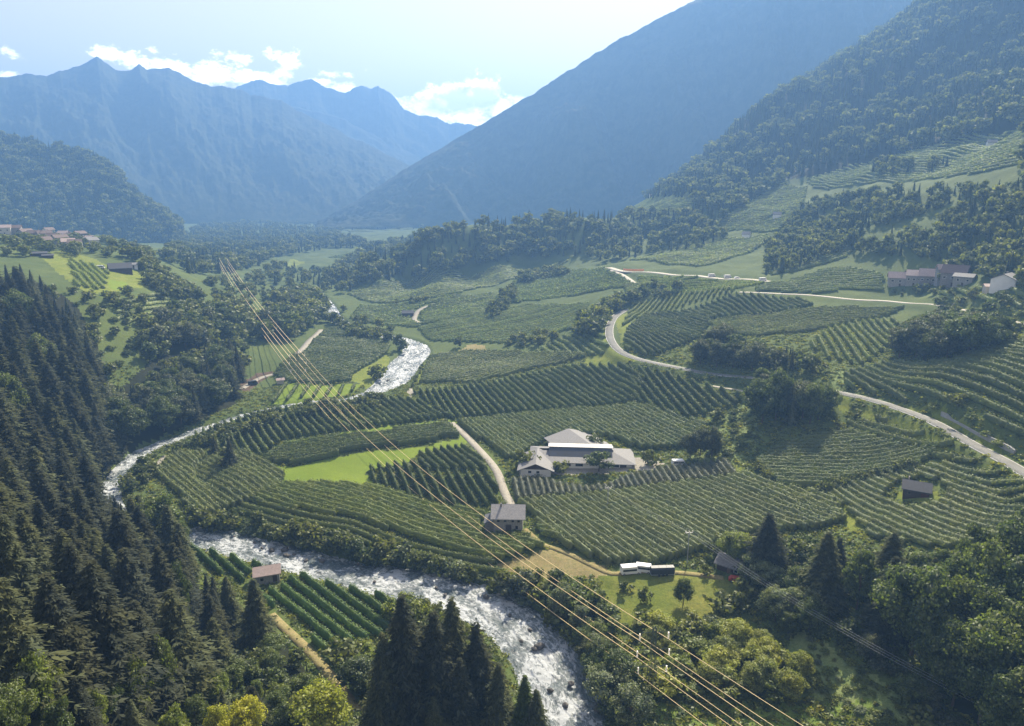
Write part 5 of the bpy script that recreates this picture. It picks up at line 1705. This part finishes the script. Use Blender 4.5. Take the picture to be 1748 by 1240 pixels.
M['row'] = row_mat()
A1, A2, A3, A4 = (.100, .132, .046), (.084, .112, .040), (.122, .152, .060), (.128, .165, .042)
FIELDS = [
    ('A', 'lush green orchard row beside the stone shed, between the rapids and the forest track', [(325, 932), (400, 945), (470, 962), (560, 985), (668, 1012), (655, 1085), (590, 1100), (550, 1112), (512, 1085), (462, 1035), (420, 1000), (330, 965)], (486, 972), (654, 1091), 3.7, 2.8, 1.5, (.09, .15, .045)),
    ('B', 'low pale orchard row in the strip above the hedge of the upper river bank', [(405, 872), (440, 862), (560, 888), (700, 925), (830, 958), (850, 980), (700, 955), (560, 930), (470, 905)], (450, 868), (800, 962), 3.4, 2.2, 1.3, A3),
    ('C', 'grey-green orchard row in the block that fills the inside of the river loop', [(268, 815), (290, 780), (400, 775), (480, 808), (475, 830), (420, 858), (340, 880), (322, 868), (300, 835)], (330, 790), (420, 850), 2.45, 2.9, 2.7, A3),
    ('D', 'green orchard row in the long block just above the river bank strip', [(478, 832), (560, 828), (640, 836), (720, 860), (830, 880), (900, 895), (950, 915), (945, 930), (850, 955), (700, 918), (560, 880), (440, 858)], (480, 835), (840, 945), 2.45, 2.9, 2.7, A4),
    ('E', 'dark orchard row with a bright grass alley, leading down to the grey-roofed farmhouse', [(640, 812), (700, 806), (742, 812), (838, 812), (866, 862), (838, 866), (800, 868), (730, 862), (640, 828)], (757, 808), (788, 864), 3.6, 3.2, 1.0, A2),
    ('F', 'close-set orchard row in the small block beside the farm road', [(630, 800), (715, 790), (716, 775), (792, 764), (835, 806), (742, 806), (640, 808)], (725, 775), (760, 806), 3.3, 2.9, 1.3, A2),
    ('G', 'orchard row in the narrow banana-shaped strip above the bright mown meadow', [(446, 790), (492, 762), (560, 752), (640, 744), (760, 726), (776, 748), (720, 758), (640, 768), (560, 782), (500, 794)], (500, 778), (770, 738), 3.2, 3.4, 1.9, A1),
    ('H', 'dark orchard row running down toward the banana-shaped strip', [(340, 745), (400, 720), (460, 704), (540, 694), (640, 682), (700, 686), (770, 714), (690, 724), (625, 732), (492, 750), (440, 786), (400, 778)], (585, 680), (640, 722), 3.6, 3.1, 1.25, A1),
    ('I', 'thin young orchard row with bright grass between, upstream of the dark block', [(460, 690), (490, 658), (612, 660), (602, 672), (500, 688)], (510, 658), (490, 688), 7.0, 2.6, 1.7, A1),
    ('J', 'orchard row in the flat block across the river from the shining rapids', [(465, 640), (500, 612), (540, 580), (640, 582), (662, 592), (655, 606), (600, 640), (598, 652), (500, 654)], (500, 632), (640, 608), 3.5, 2.9, 1.9, A1),
    ('K', 'orchard row in the small block beyond the riverside farm track', [(552, 564), (640, 566), (655, 575), (640, 578), (545, 576)], (560, 575), (640, 570), 3.5, 2.9, 1.9, A1),
    ('L', 'pale orchard row in the block on the far bank of the shining rapids', [(720, 655), (738, 610), (800, 602), (880, 602), (1000, 606), (900, 632), (800, 655)], (740, 645), (900, 608), 3.3, 2.7, 1.9, A3),
    ('M', 'long dark orchard row in the wide sloping block above the farm road', [(712, 670), (800, 662), (900, 642), (960, 630), (1060, 620), (1092, 650), (1082, 684), (1000, 698), (880, 706), (800, 714), (778, 716)], (843, 637), (912, 699), 3.7, 3.2, 1.25, A1),
    ('N', 'shaded orchard row below the main road beside the dense grove', [(1070, 628), (1150, 642), (1270, 678), (1240, 700), (1160, 715), (1090, 688)], (1110, 640), (1165, 706), 3.6, 2.9, 1.25, A2),
    ('O', 'orchard row in the broad block behind the packing house', [(790, 722), (880, 712), (1000, 703), (1080, 694), (1200, 728), (1170, 762), (1100, 768), (1040, 755), (940, 748), (885, 785), (865, 780)], (810, 725), (880, 780), 2.45, 3.0, 2.7, A1),
    ('P', 'greyish orchard row in the strip in front of the packing house', [(885, 822), (1000, 816), (1130, 803), (1230, 792), (1262, 812), (1120, 832), (1000, 846), (890, 856)], (1000, 818), (1012, 846), 2.45, 2.9, 2.7, (.085, .098, .07)),
    ('Q', 'orchard row in the largest block, in front of the packing house', [(890, 860), (1000, 850), (1130, 834), (1265, 815), (1330, 838), (1405, 848), (1430, 890), (1380, 905), (1290, 908), (1200, 938), (1120, 962), (1060, 965), (975, 935), (880, 868)], (890, 862), (985, 935), 2.45, 3.1, 2.7, A3),
    ('R', 'orchard row in the sloping block under the main road grove', [(1290, 795), (1320, 770), (1400, 745), (1470, 745), (1590, 776), (1562, 795), (1480, 812), (1400, 830), (1330, 828)], (1330, 800), (1560, 785), 2.45, 2.9, 2.7, A1),
    ('S', 'stepped silvery orchard row on the bank below the main road', [(1430, 728), (1500, 718), (1570, 742), (1640, 768), (1612, 790), (1560, 768), (1470, 748)], (1450, 735), (1610, 778), 3.8, 3.0, 1.7, A3),
    ('T', 'orchard row in the gently sloping field around the dark hut', [(1405, 838), (1480, 818), (1560, 800), (1640, 782), (1748, 830), (1760, 870), (1748, 900), (1610, 935), (1490, 915), (1450, 868)], (1600, 820), (1748, 850), 2.5, 2.2, 2.5, A3),
    ('U', 'terraced orchard row on the slope above the retaining wall', [(1450, 640), (1520, 622), (1620, 622), (1748, 585), (1790, 600), (1790, 800), (1748, 765), (1660, 700), (1570, 688), (1450, 660)], (1630, 690), (1690, 716), 4.0, 3.0, 1.9, A1),
    ('V', 'vineyard row running down to the roadside grove', [(1385, 590), (1420, 562), (1480, 550), (1532, 545), (1525, 585), (1475, 622), (1410, 612)], (1410, 562), (1450, 622), 4.2, 2.6, 1.9, A4),
    ('W', 'dark orchard row on the knoll inside the road bend', [(1064, 600), (1072, 565), (1105, 538), (1180, 532), (1215, 545), (1190, 580), (1110, 612)], (1080, 565), (1150, 605), 3.6, 2.8, 1.7, A2),
    ('X', 'dark orchard row in the hollow under the hillside road', [(1170, 532), (1240, 508), (1370, 512), (1382, 524), (1300, 542), (1210, 546)], (1200, 512), (1260, 546), 3.6, 2.8, 1.7, A2),
    ('Y', 'pale orchard row above the vineyard', [(1210, 552), (1380, 530), (1540, 522), (1510, 540), (1385, 566), (1300, 575), (1240, 570)], (1250, 562), (1520, 530), 3.6, 2.4, 1.9, A3),
    ('Z', 'orchard row in the strip between the road bend and the valley road', [(1082, 524), (1140, 502), (1255, 492), (1258, 500), (1180, 518), (1100, 542), (1066, 556)], (1080, 545), (1110, 520), 4.2, 3., 1.9, A4)]
FARF = [([(1090, 470), (1200, 477), (1300, 484), (1262, 492), (1140, 501), (1100, 490)], (1100, 490), (1260, 484), A4), ([(1060, 484), (1090, 478), (1140, 500), (1080, 520), (1070, 505)], (1080, 515), (1130, 500), A3), ([(560, 385), (700, 378), (760, 382), (700, 392), (600, 396)], (570, 392), (740, 382), A3),
        ([(600, 502), (700, 480), (850, 456), (965, 446), (880, 478), (760, 506), (640, 516)], (640, 510), (880, 460), A3), ([(880, 482), (960, 462), (1064, 472), (1072, 490), (960, 507), (880, 516), (845, 512)], (880, 505), (1060, 480), A1),
        ([(620, 522), (740, 512), (836, 502), (842, 530), (700, 558), (600, 546)], (620, 540), (830, 512), A1), ([(720, 562), (830, 532), (900, 522), (1000, 520), (975, 560), (870, 586), (740, 582)], (740, 575), (960, 530), A1),
        ([(915, 602), (960, 576), (1030, 566), (1036, 600), (960, 614)], (930, 590), (960, 612), A2), ([(1310, 486), (1440, 457), (1500, 470), (1512, 494), (1400, 500), (1290, 496)], (1310, 492), (1500, 478), A2),
        ([(1080, 445), (1200, 414), (1305, 402), (1312, 412), (1200, 456)], (1090, 445), (1300, 408), A3), ([(1222, 388), (1330, 315), (1375, 322), (1362, 388), (1300, 396)], (1230, 385), (1360, 370), A3),
        ([(1070, 362), (1180, 338), (1212, 342), (1182, 376), (1080, 382)], (1080, 370), (1200, 352), A3), ([(1385, 305), (1480, 280), (1560, 258), (1748, 220), (1800, 215), (1800, 290), (1640, 300), (1600, 305), (1500, 310), (1400, 322)], (1450, 300), (1748, 245), A3), ([(1490, 408), (1560, 380), (1605, 374), (1600, 386), (1540, 406)], (1500, 402), (1590, 380), A4), ([(1410, 378), (1450, 358), (1462, 362), (1430, 380)], (1415, 375), (1455, 362), A4),
        ([(200, 522), (290, 502), (315, 520), (262, 562), (200, 552)], (205, 535), (300, 520), A3), ([(1600, 500), (1748, 494), (1748, 528), (1640, 526)], (1620, 500), (1680, 528), A1),
        ([(118, 442), (185, 462), (175, 496), (130, 488)], (120, 445), (170, 490), A4),         ([(1310, 452), (1420, 400), (1480, 400), (1440, 440), (1320, 470)], (1320, 460), (1440, 420), A2), ([(560, 440), (640, 425), (700, 428), (600, 440)], (570, 438), (690, 430), A1)]

SEGS = []     # (size, field index, points n x 2, spec)


def rows_of(poly, p, q, sp, spec):
    P = atp(poly)[:, :2]
    a, b = at(*p)[:2], at(*q)[:2]
    d = (b - a) / np.linalg.norm(b - a)
    n = np.array((-d[1], d[0]))
    s = P @ n
    for c in np.arange(s.min() + sp * .4, s.max(), sp):
        tt = []
        for i in range(len(P)):
            u, v = P[i], P[(i + 1) % len(P)]
            su, sv = u @ n - c, v @ n - c
            if (su > 0) != (sv > 0):
                w = su / (su - sv)
                tt.append(float((u + (v - u) * w) @ d))
        tt.sort()
        for t0, t1 in zip(tt[::2], tt[1::2]):
            t0 += RNG.random() * 1.2
            if t1 - t0 < 4:
                continue
            mid = n * c + d * (t0 + t1) / 2
            D = float(np.hypot(*mid))
            st = .8 if D < 330 else 1.5 if D < 600 else 3.
            m = max(3, int((t1 - t0) / st) + 1)
            t = np.linspace(t0, t1, m)
            X = n[None] * c + d[None] * t[:, None]
            ok = np.array([roadd(*x) > 1.0 and rivd(*x) > 3.0 and not any((x[0] - kx) ** 2 + (x[1] - ky) ** 2 < kr * kr for kx, ky, kr in KEEP) for x in X])
            i = 0
            while i < m:
                if not ok[i]:
                    i += 1
                    continue
                j = i
                while j < m and ok[j]:
                    j += 1
                if j - i >= 4:
                    seg = X[i:j]
                    z = zat(seg[:, 0], seg[:, 1])
                    x0, y0 = project(seg[0, 0], seg[0, 1], z[0])
                    x1, y1 = project(seg[-1, 0], seg[-1, 1], z[-1])
                    size = float(np.hypot(x1 - x0, y1 - y0)) * FPX * spec[1] / D
                    SEGS.append((size, spec[0], seg, z, spec[1], spec[2], spec[3], D, d, n))
                i = j


def grow(poly, f=1.05):
    c = np.mean(np.array(poly, float), 0)
    return [(c[0] + (x - c[0]) * f, c[1] + (y - c[1]) * f) for x, y in poly]


for k, (nm, lab, poly, p, q, sp, h, w, col) in enumerate(FIELDS):
    rows_of(grow(poly), p, q, sp, (k, h, w, col))
for poly, p, q, col in FARF:
    rows_of(grow(poly), p, q, 4.5, (-1, 2.3, 3.0, tuple(c * 1.35 for c in col)))


def row_geo(sg):
    _, k, X, z, h, w, col, D, d, n = sg
    m = len(X)
    g = RNG
    sd = RNG.random() * 900
    arc = np.hypot(X[:, 0] - X[0, 0], X[:, 1] - X[0, 1])
    hh = h * (.84 + .22 * vnoise(arc / 2.6 + sd, arc * 0 + sd, 3) + .08 * g.random(m))
    ww = w * (.8 + .4 * g.random(m))
    prof = [(-.5, .16), (-.46, .62), (-.12, .97), (.16, .94), (.47, .6), (.5, .14)]
    V = np.empty((m, 6, 3))
    for i, (a, b) in enumerate(prof):
        j = (g.random((m, 2)) - .5) * .16 * w
        V[:, i, :2] = X + n[None] * (a * ww)[:, None] * .74 + j
        V[:, i, 2] = z + b * hh * .86
    ii = np.arange(m * 6).reshape(m, 6)
    F = np.stack([ii[:-1, :-1], ii[1:, :-1], ii[1:, 1:], ii[:-1, 1:]], -1).reshape(-1, 4)
    caps = np.array([ii[0], ii[-1, ::-1]])
    L = float(np.hypot(*(X[-1] - X[0])))
    den, s0 = (26, .2) if D < 240 else (18, .25) if D < 330 else (8, .36) if D < 600 else (2, .7)
    c = int(L * den)
    t = g.random(c) * (m - 1)
    i0 = np.minimum(t.astype(int), m - 2)
    f = (t - i0)[:, None]
    B = X[i0] * (1 - f) + X[i0 + 1] * f
    bz = z[i0] * (1 - f[:, 0]) + z[i0 + 1] * f[:, 0]
    an = g.random(c) * math.pi * 1.25 - .12 * math.pi
    ca, sa = np.cos(an), np.sin(an)
    lz = np.clip(.5 + .5 * sa, .1, 1.02) * hh[i0]
    C = np.c_[B + n[None] * (ca * ww[i0] * (.45 + .25 * g.random(c)))[:, None], bz + lz * (.8 + .35 * g.random(c))]
    Nn = np.c_[n[None] * ca[:, None] + d[None] * (g.normal(size=c) * .4)[:, None], sa + .3 * g.normal(size=c)]
    lv, lf = leafquads(C, Nn, s0 * (.7 + .7 * g.random(c)), g)
    return V.reshape(-1, 3), F, caps, lv, lf


def row_object(name, sgs, origin):
    Vs, F4, F6, T, o = [], [], [], [], 0
    for sg in sgs:
        v, f, cp, lv, lf = row_geo(sg)
        Vs += [v, lv]
        F4 += [f + o, lf + o + len(v)]
        F6.append(cp + o)
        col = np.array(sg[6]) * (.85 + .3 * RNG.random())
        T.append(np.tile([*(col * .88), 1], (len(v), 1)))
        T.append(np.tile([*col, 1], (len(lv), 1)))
        o += len(v) + len(lv)
    V = np.concatenate(Vs) - np.array(origin)
    me = mesh_np(name, V, [np.concatenate(F4), np.concatenate(F6)], [M['row']])
    ca = me.color_attributes.new('tint', 'FLOAT_COLOR', 'POINT')
    ca.data.foreach_set('color', np.concatenate(T).astype(np.float32).ravel())
    return obj(name, me, None, origin)


SEGS.sort(key=lambda s: -s[0])
own = [s for s in SEGS if s[1] >= 0][:295]
ids = {id(s) for s in own}
for sg in own:
    lab = FIELDS[sg[1]][1]
    mi = len(sg[2]) // 2
    o = row_object('orchard_row', [sg], (sg[2][mi, 0], sg[2][mi, 1], sg[3][mi]))
    tag(o, lab, 'orchard row', lab.replace('row', 'rows', 1))
tag(row_object('orchard', [s for s in SEGS if id(s) not in ids], (0, 0, 0)), kind='stuff')
print('rows', len(SEGS))

# ---------------------------------------------------------------- valley haze
def haze_box():
    x0, x1, y0, y1, z0, z1 = -5200, 5200, -60, 5900, -12, 880
    V = [(x, y, z) for z in (z0, z1) for y in (y0, y1) for x in (x0, x1)]
    F = np.array([(0, 2, 3, 1), (4, 5, 7, 6), (0, 1, 5, 4), (2, 6, 7, 3), (0, 4, 6, 2), (1, 3, 7, 5)])
    m, nt, out = new_mat('haze_air')
    v = nt.nodes.new("ShaderNodeVolumePrincipled")
    v.inputs["Color"].default_value = (.20, .40, .78, 1)
    v.inputs["Density"].default_value = 3.3e-4
    v.inputs["Anisotropy"].default_value = .25
    nt.links.new(v.outputs[0], out.inputs["Volume"])
    o = obj('haze', mesh_np('haze', np.array(V, float), [F], [m]))
    tag(o, kind='stuff')


haze_box()
